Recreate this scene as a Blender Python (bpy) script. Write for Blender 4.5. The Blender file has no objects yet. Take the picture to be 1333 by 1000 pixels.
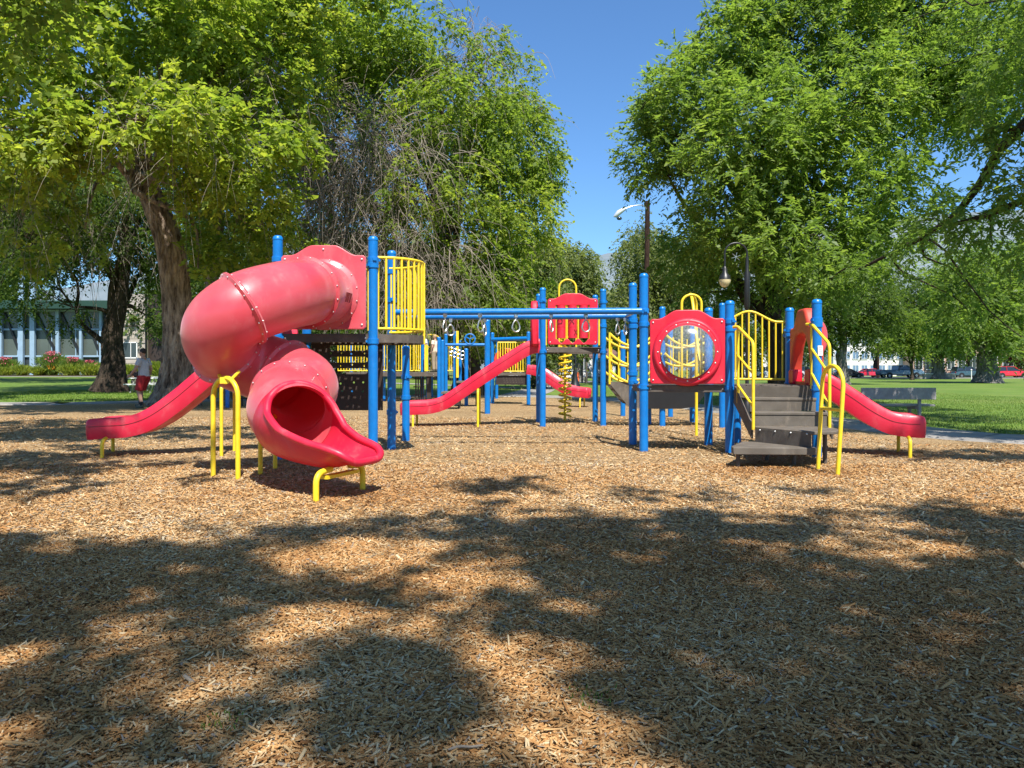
import bpy, bmesh, math, random
import numpy as np
from mathutils import Vector, Matrix
PI = math.pi
R = math.radians
C = bpy.context.scene.collection
SC = bpy.context.scene
random.seed(7)
RNG = np.random.default_rng(11)

# ---------------------------------------------------------------- camera, sky, sun, exposure
CAM_Z = 1.17
cd = bpy.data.cameras.new('camera')
cd.sensor_fit = 'HORIZONTAL'; cd.sensor_width = 36.0
cd.lens = 36.0 * 1000.0 / 1333.0
cd.shift_y = -18.0 / 1333.0
cd.clip_start = 0.05; cd.clip_end = 20000
cam = bpy.data.objects.new('camera', cd); C.objects.link(cam)
cam.location = (0, 0, CAM_Z); cam.rotation_euler = (R(90), 0, 0)
SC.camera = cam

SUN = Vector((0.17, -0.62, 1.0)).normalized()
SUN_EL = math.asin(SUN.z)
SUN_AZ = math.atan2(SUN.x, SUN.y)
w = bpy.data.worlds.new('World'); SC.world = w; w.use_nodes = True
nt = w.node_tree; nt.nodes.clear()
sky = nt.nodes.new('ShaderNodeTexSky'); sky.sky_type = 'NISHITA'
sky.sun_disc = False; sky.sun_elevation = SUN_EL; sky.sun_rotation = SUN_AZ
sky.altitude = 0; sky.air_density = 1.0; sky.dust_density = 0.3; sky.ozone_density = 10.0
bg = nt.nodes.new('ShaderNodeBackground'); bg.inputs[1].default_value = 0.105
wo = nt.nodes.new('ShaderNodeOutputWorld')
tn = nt.nodes.new('ShaderNodeMix'); tn.data_type = 'RGBA'; tn.blend_type = 'MULTIPLY'; tn.inputs['Factor'].default_value = 1.0; tn.inputs['B'].default_value = (0.87, 1.00, 1.03, 1)
nt.links.new(sky.outputs[0], tn.inputs['A']); nt.links.new(tn.outputs['Result'], bg.inputs[0]); nt.links.new(bg.outputs[0], wo.inputs[0])
sl = bpy.data.lights.new('sun', 'SUN'); sl.energy = 4.9; sl.angle = R(0.53); sl.color = (1.0, 0.955, 0.88)
so = bpy.data.objects.new('sun', sl); C.objects.link(so)
so.rotation_euler = SUN.to_track_quat('Z', 'Y').to_euler(); so.location = (3, -8, 30)
SC.view_settings.view_transform = 'Standard'; SC.view_settings.look = 'None'
SC.view_settings.gamma = 1.0; SC.view_settings.use_curve_mapping = False
SC.view_settings.exposure = 0.86
try:
    SC.cycles.use_denoising = True
    SC.cycles.max_bounces = 7; SC.cycles.transparent_max_bounces = 10
    SC.cycles.caustics_reflective = False; SC.cycles.caustics_refractive = False
    SC.cycles.sample_clamp_indirect = 6.0
except Exception:
    pass

# ---------------------------------------------------------------- helpers
def W(px, py, Y):
    """world point on the vertical plane at distance Y seen at photo pixel (px, py)"""
    return Vector(((px - 666.5) * Y / 1000.0, Y, CAM_Z + (482.0 - py) * Y / 1000.0))
def sstep(a, b, x):
    t = np.clip((x - a) / (b - a), 0, 1); return t * t * (3 - 2 * t)
def gz(x, y):
    """height of the ground: flat round the playground, rising a little towards the building"""
    return 0.62 * sstep(34, 78, y) * sstep(4, -12, x)

class MB:
    def __init__(s): s.v = []; s.f = []
    def add(s, vs, fs):
        n = len(s.v); s.v += [tuple(p) for p in vs]; s.f += [tuple(i + n for i in f) for f in fs]; return s
    def box(s, c, d, rz=0, M=None):
        x, y, z = d[0] / 2, d[1] / 2, d[2] / 2
        ps = [Vector((i * x, j * y, k * z)) for k in (-1, 1) for j in (-1, 1) for i in (-1, 1)]
        M = M or Matrix.Rotation(rz, 4, 'Z')
        ps = [M @ p + Vector(c) for p in ps]
        return s.add(ps, [(0, 2, 3, 1), (4, 5, 7, 6), (0, 1, 5, 4), (2, 6, 7, 3), (0, 4, 6, 2), (1, 3, 7, 5)])
    def beam(s, a, b, w_, h_):
        a = Vector(a); b = Vector(b); d = b - a
        return s.box((a + b) / 2, (w_, h_, d.length), M=d.to_track_quat('Z', 'Y').to_matrix().to_4x4())
    def tube(s, pts, r, n=12, caps=True, closed=False):
        pts = [Vector(p) for p in pts]; m = len(pts)
        rs = r if isinstance(r, (list, tuple)) else [r] * m
        fr = frames(pts, closed)
        vs = []
        for i in range(m):
            t, u, v = fr[i]
            for k in range(n):
                a = 2 * PI * k / n
                vs.append(pts[i] + (u * math.cos(a) + v * math.sin(a)) * rs[i])
        fs = []
        for i in range(m if closed else m - 1):
            j = (i + 1) % m
            for k in range(n):
                l = (k + 1) % n
                fs.append((i * n + k, i * n + l, j * n + l, j * n + k))
        if caps and not closed:
            fs.append(tuple(range(n - 1, -1, -1))); fs.append(tuple((m - 1) * n + k for k in range(n)))
        return s.add(vs, fs)
    def lathe(s, prof, c=(0, 0, 0), n=20, M=None, caps=True):
        vs = []; fs = []; m = len(prof); c = Vector(c)
        for (r, z) in prof:
            for k in range(n):
                a = 2 * PI * k / n; p = Vector((r * math.cos(a), r * math.sin(a), z))
                vs.append((M @ p if M else p) + c)
        for i in range(m - 1):
            for k in range(n):
                l = (k + 1) % n; fs.append((i * n + k, i * n + l, (i + 1) * n + l, (i + 1) * n + k))
        if caps and prof[0][0] > 1e-4: fs.append(tuple(range(n - 1, -1, -1)))
        if caps and prof[-1][0] > 1e-4: fs.append(tuple((m - 1) * n + k for k in range(n)))
        return s.add(vs, fs)
    def prism(s, poly, z0, z1):
        n = len(poly)
        vs = [(p[0], p[1], z0) for p in poly] + [(p[0], p[1], z1) for p in poly]
        return s.add(vs, [tuple(range(n - 1, -1, -1)), tuple(range(n, 2 * n))] + [(i, (i + 1) % n, n + (i + 1) % n, n + i) for i in range(n)])
    def ball(s, c, r, n=12, m=8):
        r = r if isinstance(r, (tuple, list)) else (r, r, r)
        vs = []; fs = []
        for i in range(1, m):
            th = PI * i / m
            for k in range(n):
                a = 2 * PI * k / n
                vs.append((c[0] + r[0] * math.sin(th) * math.cos(a), c[1] + r[1] * math.sin(th) * math.sin(a), c[2] + r[2] * math.cos(th)))
        t = len(vs); vs.append((c[0], c[1], c[2] + r[2])); vs.append((c[0], c[1], c[2] - r[2]))
        for i in range(m - 2):
            for k in range(n):
                l = (k + 1) % n; fs.append((i * n + k, (i + 1) * n + k, (i + 1) * n + l, i * n + l))
        for k in range(n):
            l = (k + 1) % n; fs.append((t, k, l)); fs.append((t + 1, (m - 2) * n + l, (m - 2) * n + k))
        return s.add(vs, fs)
    def mesh(s, name, mat=None, smooth=38):
        me = bpy.data.meshes.new(name); me.from_pydata(s.v, [], s.f)
        bm = bmesh.new(); bm.from_mesh(me); bmesh.ops.recalc_face_normals(bm, faces=bm.faces); bm.to_mesh(me); bm.free()
        if mat: me.materials.append(mat)
        if smooth:
            me.shade_smooth(); me.set_sharp_from_angle(angle=R(smooth))
        return me
    def build(s, name, mat=None, parent=None, smooth=38, bevel=0, kind=None):
        return obj(name, s.mesh(name, mat, smooth), parent, bevel=bevel, kind=kind)

def frames(pts, closed=False):
    m = len(pts); out = []; u = None
    for i in range(m):
        if closed: t = (pts[(i + 1) % m] - pts[i - 1]).normalized()
        else: t = (pts[min(i + 1, m - 1)] - pts[max(i - 1, 0)]).normalized()
        if u is None:
            up = Vector((0, 0, 1)) if abs(t.z) < 0.95 else Vector((0, 1, 0))
            u = up - t * up.dot(t); u.normalize()
        else:
            u = u - t * u.dot(t); u.normalize()
        out.append((t, u, t.cross(u)))
    return out
def rounded(pts, rad=0.08, n=5):
    pts = [Vector(p) for p in pts]; out = [pts[0]]
    for i in range(1, len(pts) - 1):
        a, b, c = pts[i - 1], pts[i], pts[i + 1]
        la, lc = (a - b).length, (c - b).length
        r = min(rad, la * 0.45, lc * 0.45)
        p, q = b + (a - b).normalized() * r, b + (c - b).normalized() * r
        for k in range(n + 1):
            t = k / n; out.append(p * (1 - t) ** 2 + b * 2 * t * (1 - t) + q * t * t)
    out.append(pts[-1]); return out
def catmull(pts, n=12):
    P = [Vector(p) for p in pts]; P = [P[0] * 2 - P[1]] + P + [P[-1] * 2 - P[-2]]; out = []
    for i in range(1, len(P) - 2):
        for k in range(n):
            t = k / n; a, b, c, d = P[i - 1], P[i], P[i + 1], P[i + 2]
            out.append(0.5 * ((2 * b) + (c - a) * t + (2 * a - 5 * b + 4 * c - d) * t * t + (3 * b - a - 3 * c + d) * t ** 3))
    out.append(P[-2]); return out
def obj(name, me, parent=None, bevel=0, kind=None, label=None, loc=None):
    o = bpy.data.objects.new(name, me); C.objects.link(o)
    if parent is not None: o.parent = parent
    if bevel:
        b = o.modifiers.new('bevel', 'BEVEL'); b.width = bevel; b.segments = 2; b.limit_method = 'ANGLE'; b.angle_limit = R(40)
    if kind: o['kind'] = kind
    if label: o['label'] = label
    if loc is not None: o.location = loc
    return o
def tag(o, label, cat, group=None):
    o['label'] = label; o['category'] = cat
    if group: o['group'] = group
    return o
def thing(name, label, cat, loc=(0, 0, 0), group=None, rz=0):
    """an Empty at the thing's base; parts are built in world coordinates relative to `loc` = 0 unless moved"""
    o = bpy.data.objects.new(name, None); C.objects.link(o); o.empty_display_size = 0.2
    o.location = loc; o.rotation_euler = (0, 0, rz)
    return tag(o, label, cat, group)
def at_base(root, loc):
    """move the Empty to its base while keeping children (built in world coordinates) where they stand"""
    loc = Vector(loc); root.location = loc
    M = Matrix.Translation(-loc)
    for ch in root.children: ch.matrix_parent_inverse = M
def copy_tree(o, parent=None, loc=None):
    c = o.copy(); C.objects.link(c)
    if parent is not None: c.parent = parent
    if loc is not None: c.location = loc
    for ch in list(o.children): copy_tree(ch, c)
    return c
def curve_mesh(name, loops, thick, mat, bevel=0.008, res=1):
    """a flat panel in XZ (facing -Y) with holes, extruded and bevelled"""
    cu = bpy.data.curves.new(name, 'CURVE'); cu.dimensions = '2D'; cu.fill_mode = 'BOTH'
    cu.extrude = thick / 2 - bevel; cu.bevel_depth = bevel; cu.bevel_resolution = res; cu.offset = -bevel
    for lp in loops:
        sp = cu.splines.new('POLY'); sp.points.add(len(lp) - 1)
        for i, p in enumerate(lp): sp.points[i].co = (p[0], p[1], 0, 1)
        sp.use_cyclic_u = True
    o = bpy.data.objects.new(name, cu); C.objects.link(o)
    dg = bpy.context.evaluated_depsgraph_get()
    me = bpy.data.meshes.new_from_object(o.evaluated_get(dg)); bpy.data.objects.remove(o); bpy.data.curves.remove(cu)
    me.name = name; me.transform(Matrix.Rotation(R(90), 4, 'X'))
    me.materials.clear(); me.materials.append(mat); me.shade_smooth(); me.set_sharp_from_angle(angle=R(40))
    return me
def text_mesh(name, s, size, mat, extrude=0.001):
    cu = bpy.data.curves.new(name, 'FONT'); cu.body = s; cu.size = size; cu.extrude = extrude; cu.align_x = 'CENTER'; cu.align_y = 'CENTER'
    o = bpy.data.objects.new(name, cu); C.objects.link(o)
    dg = bpy.context.evaluated_depsgraph_get()
    me = bpy.data.meshes.new_from_object(o.evaluated_get(dg)); bpy.data.objects.remove(o); bpy.data.curves.remove(cu)
    me.transform(Matrix.Rotation(R(90), 4, 'X')); me.materials.clear(); me.materials.append(mat); me.name = name
    return me
def circle(cx, cz, r, n=40, a0=0): return [(cx + r * math.cos(a0 + 2 * PI * i / n), cz + r * math.sin(a0 + 2 * PI * i / n)) for i in range(n)]
def np_mesh(name, V, F, mat, attrs=None):
    """quads from numpy arrays"""
    me = bpy.data.meshes.new(name); V = np.ascontiguousarray(V, dtype=np.float32); F = np.ascontiguousarray(F, dtype=np.int32)
    me.vertices.add(len(V)); me.vertices.foreach_set('co', V.ravel())
    k = F.shape[1]
    me.loops.add(F.size); me.loops.foreach_set('vertex_index', F.ravel())
    me.polygons.add(len(F)); me.polygons.foreach_set('loop_start', np.arange(0, F.size, k, dtype=np.int32))
    for nm, (dom, arr) in (attrs or {}).items():
        a = me.attributes.new(nm, 'FLOAT', dom); a.data.foreach_set('value', np.ascontiguousarray(arr, dtype=np.float32))
    me.update(calc_edges=True); me.validate(); me.materials.append(mat)
    return me

# ---------------------------------------------------------------- materials
def mat(name, base, rough=0.5, metal=0.0, spec=0.5, var=0.0, var_scale=6.0, bump=0.0, bump_scale=40.0, coat=0.0, col2=None, detail=4):
    m = bpy.data.materials.new(name); m.use_nodes = True; n = m.node_tree.nodes; l = m.node_tree.links
    b = n['Principled BSDF']; b.inputs['Base Color'].default_value = (*base, 1)
    b.inputs['Roughness'].default_value = rough; b.inputs['Metallic'].default_value = metal
    b.inputs['Specular IOR Level'].default_value = spec
    if coat: b.inputs['Coat Weight'].default_value = coat; b.inputs['Coat Roughness'].default_value = 0.15
    if var or bump or col2:
        tc = n.new('ShaderNodeTexCoord'); nz = n.new('ShaderNodeTexNoise'); nz.inputs['Scale'].default_value = var_scale; nz.inputs['Detail'].default_value = detail
        l.new(tc.outputs['Object'], nz.inputs['Vector'])
        mx = n.new('ShaderNodeMix'); mx.data_type = 'RGBA'
        c2 = col2 or tuple(min(1, c * (1 - var)) for c in base)
        mx.inputs['A'].default_value = (*base, 1); mx.inputs['B'].default_value = (*c2, 1)
        mp = n.new('ShaderNodeMapRange'); mp.inputs['From Min'].default_value = 0.38; mp.inputs['From Max'].default_value = 0.66
        l.new(nz.outputs['Fac'], mp.inputs['Value']); l.new(mp.outputs['Result'], mx.inputs['Factor']); l.new(mx.outputs['Result'], b.inputs['Base Color'])
        if bump:
            n2 = n.new('ShaderNodeTexNoise'); n2.inputs['Scale'].default_value = bump_scale; n2.inputs['Detail'].default_value = 3
            l.new(tc.outputs['Object'], n2.inputs['Vector'])
            bp = n.new('ShaderNodeBump'); bp.inputs['Strength'].default_value = bump; bp.inputs['Distance'].default_value = 0.02
            l.new(n2.outputs['Fac'], bp.inputs['Height']); l.new(bp.outputs['Normal'], b.inputs['Normal'])
    return m
RED = mat('red_plastic', (0.60, 0.008, 0.030), 0.40, spec=0.5, col2=(0.62, 0.020, 0.045), var_scale=2.2, bump=0.03, bump_scale=120)
RED_SLIDE = mat('red_slide_plastic', (0.66, 0.010, 0.045), 0.34, spec=0.6, col2=(0.68, 0.028, 0.065), var_scale=1.6, bump=0.03, bump_scale=90)
FADED = mat('sun_faded_red_plastic', (0.62, 0.050, 0.075), 0.30, spec=0.7, coat=0.25, col2=(0.66, 0.115, 0.14), var_scale=1.1, bump=0.04, bump_scale=110)
for m_ in (FADED,):
    m_.node_tree.nodes['Principled BSDF'].inputs['Sheen Weight'].default_value = 0.25; m_.node_tree.nodes['Principled BSDF'].inputs['Sheen Roughness'].default_value = 0.45; m_.node_tree.nodes['Principled BSDF'].inputs['Sheen Tint'].default_value = (1, 0.75, 0.75, 1)
def let_light_through(m, c, f):
    n = m.node_tree.nodes; l = m.node_tree.links; t = n.new('ShaderNodeBsdfTranslucent'); t.inputs[0].default_value = (*c, 1); mx = n.new('ShaderNodeMixShader'); mx.inputs[0].default_value = f
    l.new(n['Principled BSDF'].outputs[0], mx.inputs[1]); l.new(t.outputs[0], mx.inputs[2]); l.new(mx.outputs[0], n['Material Output'].inputs[0])
let_light_through(FADED, (0.75, 0.02, 0.03), 0.14); let_light_through(RED_SLIDE, (0.85, 0.01, 0.05), 0.16)
def scuffs(m, c, scale=7, lo=.62, hi=.70, amt=.5):
    """scattered rubbed and dusty marks over a finish"""
    n = m.node_tree.nodes; l = m.node_tree.links; b = n['Principled BSDF']; tc = n.new('ShaderNodeTexCoord'); mp = n.new('ShaderNodeMapping'); mp.inputs['Scale'].default_value = (1, 1, .45)
    nz = n.new('ShaderNodeTexNoise'); nz.inputs['Scale'].default_value = scale; nz.inputs['Detail'].default_value = 10; nz.inputs['Roughness'].default_value = .72; l.new(tc.outputs['Object'], mp.inputs[0]); l.new(mp.outputs[0], nz.inputs['Vector'])
    mr = n.new('ShaderNodeMapRange'); mr.inputs['From Min'].default_value = lo; mr.inputs['From Max'].default_value = hi; mr.inputs['To Max'].default_value = amt; l.new(nz.outputs['Fac'], mr.inputs['Value'])
    mx = n.new('ShaderNodeMix'); mx.data_type = 'RGBA'; mx.inputs['B'].default_value = (*c, 1); l.new(mr.outputs['Result'], mx.inputs['Factor'])
    src = b.inputs['Base Color'].links[0].from_socket; l.new(src, mx.inputs['A']); l.new(mx.outputs['Result'], b.inputs['Base Color'])
    m2 = n.new('ShaderNodeMapRange'); m2.inputs['From Min'].default_value = lo - .12; m2.inputs['From Max'].default_value = hi; m2.inputs['To Min'].default_value = b.inputs['Roughness'].default_value; m2.inputs['To Max'].default_value = .75; l.new(nz.outputs['Fac'], m2.inputs['Value']); l.new(m2.outputs['Result'], b.inputs['Roughness'])
ORANGE_RED = mat('orange_red_plastic', (0.58, 0.06, 0.03), 0.5, var=0.2)
BLUE = mat('blue_powder_coat', (0.002, 0.170, 0.52), 0.33, spec=0.5, col2=(0.003, 0.140, 0.45), var_scale=9, bump=0.05, bump_scale=160)
YELLOW = mat('yellow_powder_coat', (0.84, 0.60, 0.025), 0.38, spec=0.5, var=0.12, var_scale=12, bump=0.05, bump_scale=150)
BROWN = mat('brown_vinyl_coating', (0.085, 0.068, 0.055), 0.62, spec=0.35, col2=(0.12, 0.10, 0.082), var_scale=7, bump=0.2, bump_scale=120)
STEP = mat('grey_brown_step_coating', (0.105, 0.088, 0.070), 0.7, spec=0.3, col2=(0.14, 0.12, 0.098), var_scale=5, bump=0.25, bump_scale=140)
DARKP = mat('dark_brown_plastic', (0.035, 0.022, 0.018), 0.55, var=0.2)
STEEL = mat('galvanised_steel', (0.62, 0.62, 0.60), 0.34, metal=0.9, var=0.2)
BOLT = mat('bolt_steel', (0.7, 0.7, 0.68), 0.35, metal=0.6)
WHITE = mat('white_paint', (0.78, 0.78, 0.76), 0.5, var=0.06)
DARKRED = mat('dark_red_print', (0.16, 0.012, 0.015), 0.6)
BLACK = mat('black_iron', (0.015, 0.015, 0.016), 0.4, var=0.2)
scuffs(BLUE, (0.14, 0.24, 0.34), 9, .63, .74, .35); scuffs(YELLOW, (0.42, 0.30, 0.10), 11, .60, .72, .45); scuffs(FADED, (0.66, 0.24, 0.24), 3.2, .52, .74, .5); scuffs(RED_SLIDE, (0.58, 0.17, 0.17), 4.5, .54, .74, .55); scuffs(RED, (0.55, 0.12, 0.11), 6, .60, .74, .4); scuffs(STEP, (0.27, 0.22, 0.165), 8, .54, .72, .55); scuffs(BROWN, (0.25, 0.20, 0.15), 8, .56, .72, .5)
BENCH = mat('weathered_grey_wood', (0.27, 0.25, 0.25), 0.75, col2=(0.35, 0.33, 0.32), var_scale=14, bump=0.2)

def dome_mat():
    m = bpy.data.materials.new('clear_scratched_acrylic'); m.use_nodes = True; n = m.node_tree.nodes; l = m.node_tree.links; n.clear()
    out = n.new('ShaderNodeOutputMaterial'); tr = n.new('ShaderNodeBsdfTransparent'); tr.inputs[0].default_value = (0.93, 0.94, 0.94, 1)
    gl = n.new('ShaderNodeBsdfGlossy'); gl.inputs['Roughness'].default_value = 0.17; gl.inputs[0].default_value = (1, 1, 1, 1)
    df = n.new('ShaderNodeBsdfDiffuse'); df.inputs[0].default_value = (0.7, 0.7, 0.7, 1)
    fr = n.new('ShaderNodeFresnel'); fr.inputs[0].default_value = 1.85
    tc = n.new('ShaderNodeTexCoord'); nz = n.new('ShaderNodeTexNoise'); nz.inputs['Scale'].default_value = 38; nz.inputs['Detail'].default_value = 8; nz.inputs['Roughness'].default_value = 0.75
    l.new(tc.outputs['Object'], nz.inputs['Vector'])
    mp = n.new('ShaderNodeMapRange'); mp.inputs['From Min'].default_value = 0.45; mp.inputs['From Max'].default_value = 0.85; mp.inputs['To Max'].default_value = 0.42; mp.inputs['To Min'].default_value = 0.08
    l.new(nz.outputs['Fac'], mp.inputs['Value'])
    m1 = n.new('ShaderNodeMixShader'); m2 = n.new('ShaderNodeMixShader')
    l.new(mp.outputs['Result'], m1.inputs[0]); l.new(tr.outputs[0], m1.inputs[1]); l.new(df.outputs[0], m1.inputs[2])
    l.new(fr.outputs[0], m2.inputs[0]); l.new(m1.outputs[0], m2.inputs[1]); l.new(gl.outputs[0], m2.inputs[2]); l.new(m2.outputs[0], out.inputs[0])
    return m
DOME = dome_mat()

def leaf_mat(name, dark, light, yellow, transl=0.45, rough=0.5):
    m = bpy.data.materials.new(name); m.use_nodes = True; n = m.node_tree.nodes; l = m.node_tree.links; n.clear()
    out = n.new('ShaderNodeOutputMaterial'); at = n.new('ShaderNodeAttribute'); at.attribute_name = 'tint'
    cr = n.new('ShaderNodeValToRGB'); e = cr.color_ramp.elements
    e[0].position = 0.0; e[0].color = (*dark, 1); e[1].position = 1.0; e[1].color = (*yellow, 1)
    k = e.new(0.55); k.color = (*light, 1)
    l.new(at.outputs['Fac'], cr.inputs[0])
    b = n.new('ShaderNodeBsdfPrincipled'); b.inputs['Roughness'].default_value = rough; b.inputs['Specular IOR Level'].default_value = 0.35
    l.new(cr.outputs[0], b.inputs['Base Color'])
    t = n.new('ShaderNodeBsdfTranslucent'); 
    mm = n.new('ShaderNodeMix'); mm.data_type = 'RGBA'; mm.blend_type = 'MULTIPLY'; mm.inputs['Factor'].default_value = 1.0; mm.inputs['B'].default_value = (1.75, 1.8, 0.85, 1)
    l.new(cr.outputs[0], mm.inputs['A']); l.new(mm.outputs['Result'], t.inputs[0])
    ms = n.new('ShaderNodeMixShader'); ms.inputs[0].default_value = transl
    l.new(b.outputs[0], ms.inputs[1]); l.new(t.outputs[0], ms.inputs[2]); l.new(ms.outputs[0], out.inputs[0])
    return m
LEAF_ELM = leaf_mat('elm_leaf', (0.075, 0.128, 0.024), (0.178, 0.250, 0.044), (0.34, 0.365, 0.065), 0.56)
LEAF_LOC = leaf_mat('locust_leaf', (0.075, 0.130, 0.030), (0.155, 0.235, 0.052), (0.26, 0.32, 0.085), 0.54)
LEAF_DARK = leaf_mat('shade_tree_leaf', (0.042, 0.075, 0.018), (0.085, 0.135, 0.028), (0.16, 0.20, 0.04), 0.5)
LEAF_PALE = leaf_mat('willow_leaf', (0.09, 0.12, 0.040), (0.17, 0.205, 0.07), (0.27, 0.285, 0.10), 0.5)
LEAF_RUST = leaf_mat('rusty_leaf', (0.09, 0.05, 0.025), (0.20, 0.10, 0.05), (0.26, 0.15, 0.07))

def bark_mat(name, c1, c2, scale=5.0):
    m = bpy.data.materials.new(name); m.use_nodes = True; n = m.node_tree.nodes; l = m.node_tree.links
    b = n['Principled BSDF']; b.inputs['Roughness'].default_value = 0.9; b.inputs['Specular IOR Level'].default_value = 0.15
    tc = n.new('ShaderNodeTexCoord'); mp = n.new('ShaderNodeMapping'); mp.inputs['Scale'].default_value = (1, 1, 0.22)
    nz = n.new('ShaderNodeTexNoise'); nz.inputs['Scale'].default_value = scale; nz.inputs['Detail'].default_value = 9; nz.inputs['Roughness'].default_value = 0.68
    l.new(tc.outputs['Object'], mp.inputs['Vector']); l.new(mp.outputs[0], nz.inputs['Vector'])
    cr = n.new('ShaderNodeValToRGB'); cr.color_ramp.elements[0].position = 0.36; cr.color_ramp.elements[0].color = (*c1, 1)
    cr.color_ramp.elements[1].position = 0.64; cr.color_ramp.elements[1].color = (*c2, 1)
    l.new(nz.outputs['Fac'], cr.inputs[0]); l.new(cr.outputs[0], b.inputs['Base Color'])
    bp = n.new('ShaderNodeBump'); bp.inputs['Strength'].default_value = 1.0; bp.inputs['Distance'].default_value = 0.16
    l.new(nz.outputs['Fac'], bp.inputs['Height']); l.new(bp.outputs[0], b.inputs['Normal'])
    return m
BARK = bark_mat('furrowed_bark', (0.065, 0.042, 0.030), (0.52, 0.41, 0.31), 7)
BARK_DARK = bark_mat('dark_bark', (0.030, 0.022, 0.017), (0.10, 0.075, 0.055))
BARK_GREY = bark_mat('grey_bark', (0.07, 0.065, 0.058), (0.24, 0.225, 0.20))
TWIG = mat('dead_twig_bark', (0.30, 0.255, 0.205), 0.9, spec=0.1, var=0.45, var_scale=3)

def chip_ground_mat():
    m = bpy.data.materials.new('wood_chip_layer'); m.use_nodes = True; n = m.node_tree.nodes; l = m.node_tree.links
    b = n['Principled BSDF']; b.inputs['Roughness'].default_value = 0.9; b.inputs['Specular IOR Level'].default_value = 0.12
    tc = n.new('ShaderNodeTexCoord')
    nw = n.new('ShaderNodeTexNoise'); nw.inputs['Scale'].default_value = 9; nw.inputs['Detail'].default_value = 2; l.new(tc.outputs['Object'], nw.inputs['Vector'])
    ad = n.new('ShaderNodeMix'); ad.data_type = 'RGBA'; ad.blend_type = 'ADD'; ad.inputs['Factor'].default_value = 0.12
    l.new(tc.outputs['Object'], ad.inputs['A']); l.new(nw.outputs['Color'], ad.inputs['B'])
    mp = n.new('ShaderNodeMapping'); mp.inputs['Scale'].default_value = (1.0, 2.2, 1); mp.inputs['Rotation'].default_value = (0, 0, 0.6); l.new(ad.outputs['Result'], mp.inputs['Vector'])
    vo = n.new('ShaderNodeTexVoronoi'); vo.inputs['Scale'].default_value = 44; vo.inputs['Randomness'].default_value = 1; l.new(mp.outputs[0], vo.inputs['Vector'])
    cr = n.new('ShaderNodeValToRGB'); e = cr.color_ramp.elements
    e[0].position = 0.0; e[0].color = (0.20, 0.105, 0.045, 1); e[1].position = 1.0; e[1].color = (0.64, 0.49, 0.29, 1)
    for p, c in ((0.30, (0.34, 0.20, 0.088)), (0.6, (0.48, 0.325, 0.165)), (0.8, (0.55, 0.40, 0.22))):
        k = e.new(p); k.color = (*c, 1)
    sp = n.new('ShaderNodeSeparateColor'); l.new(vo.outputs['Color'], sp.inputs[0]); l.new(sp.outputs[0], cr.inputs[0])
    big = n.new('ShaderNodeTexNoise'); big.inputs['Scale'].default_value = 0.55; big.inputs['Detail'].default_value = 5; l.new(tc.outputs['Object'], big.inputs['Vector'])
    mr = n.new('ShaderNodeMapRange'); mr.inputs['From Min'].default_value = 0.3; mr.inputs['From Max'].default_value = 0.7; mr.inputs['To Min'].default_value = 0.80; mr.inputs['To Max'].default_value = 1.12; l.new(big.outputs['Fac'], mr.inputs['Value'])
    mu = n.new('ShaderNodeMix'); mu.data_type = 'RGBA'; mu.blend_type = 'MULTIPLY'; mu.inputs['Factor'].default_value = 1
    l.new(cr.outputs[0], mu.inputs['A']); l.new(mr.outputs['Result'], mu.inputs['B']); l.new(mu.outputs['Result'], b.inputs['Base Color'])
    v2 = n.new('ShaderNodeTexNoise'); v2.inputs['Scale'].default_value = 45; v2.inputs['Detail'].default_value = 4; l.new(tc.outputs['Object'], v2.inputs['Vector'])
    mh = n.new('ShaderNodeMath'); mh.operation = 'ADD'; l.new(vo.outputs['Distance'], mh.inputs[0]); l.new(v2.outputs['Fac'], mh.inputs[1])
    bp = n.new('ShaderNodeBump'); bp.inputs['Strength'].default_value = 0.9; bp.inputs['Distance'].default_value = 0.03
    l.new(mh.outputs[0], bp.inputs['Height']); l.new(bp.outputs[0], b.inputs['Normal'])
    return m
CHIP_BED = chip_ground_mat()
def attr_ramp_mat(name, attr, stops, rough=0.9):
    m = bpy.data.materials.new(name); m.use_nodes = True; n = m.node_tree.nodes; l = m.node_tree.links
    b = n['Principled BSDF']; b.inputs['Roughness'].default_value = rough; b.inputs['Specular IOR Level'].default_value = 0.15
    at = n.new('ShaderNodeAttribute'); at.attribute_name = attr; cr = n.new('ShaderNodeValToRGB'); e = cr.color_ramp.elements
    e[0].position, e[0].color = stops[0][0], (*stops[0][1], 1); e[1].position, e[1].color = stops[-1][0], (*stops[-1][1], 1)
    for p, c in stops[1:-1]:
        k = e.new(p); k.color = (*c, 1)
    l.new(at.outputs['Fac'], cr.inputs[0]); l.new(cr.outputs[0], b.inputs['Base Color']); return m
CHIP = attr_ramp_mat('wood_chip', 'tint', [(0, (0.11, 0.050, 0.022)), (0.3, (0.30, 0.142, 0.048)), (0.6, (0.46, 0.255, 0.100)), (0.82, (0.49, 0.355, 0.19)), (0.93, (0.61, 0.49, 0.31)), (1.0, (0.27, 0.225, 0.175))])
GRASSB = attr_ramp_mat('grass_blade', 'tint', [(0, (0.08, 0.15, 0.018)), (0.6, (0.125, 0.21, 0.028)), (1.0, (0.22, 0.27, 0.06))], 0.6)
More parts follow.
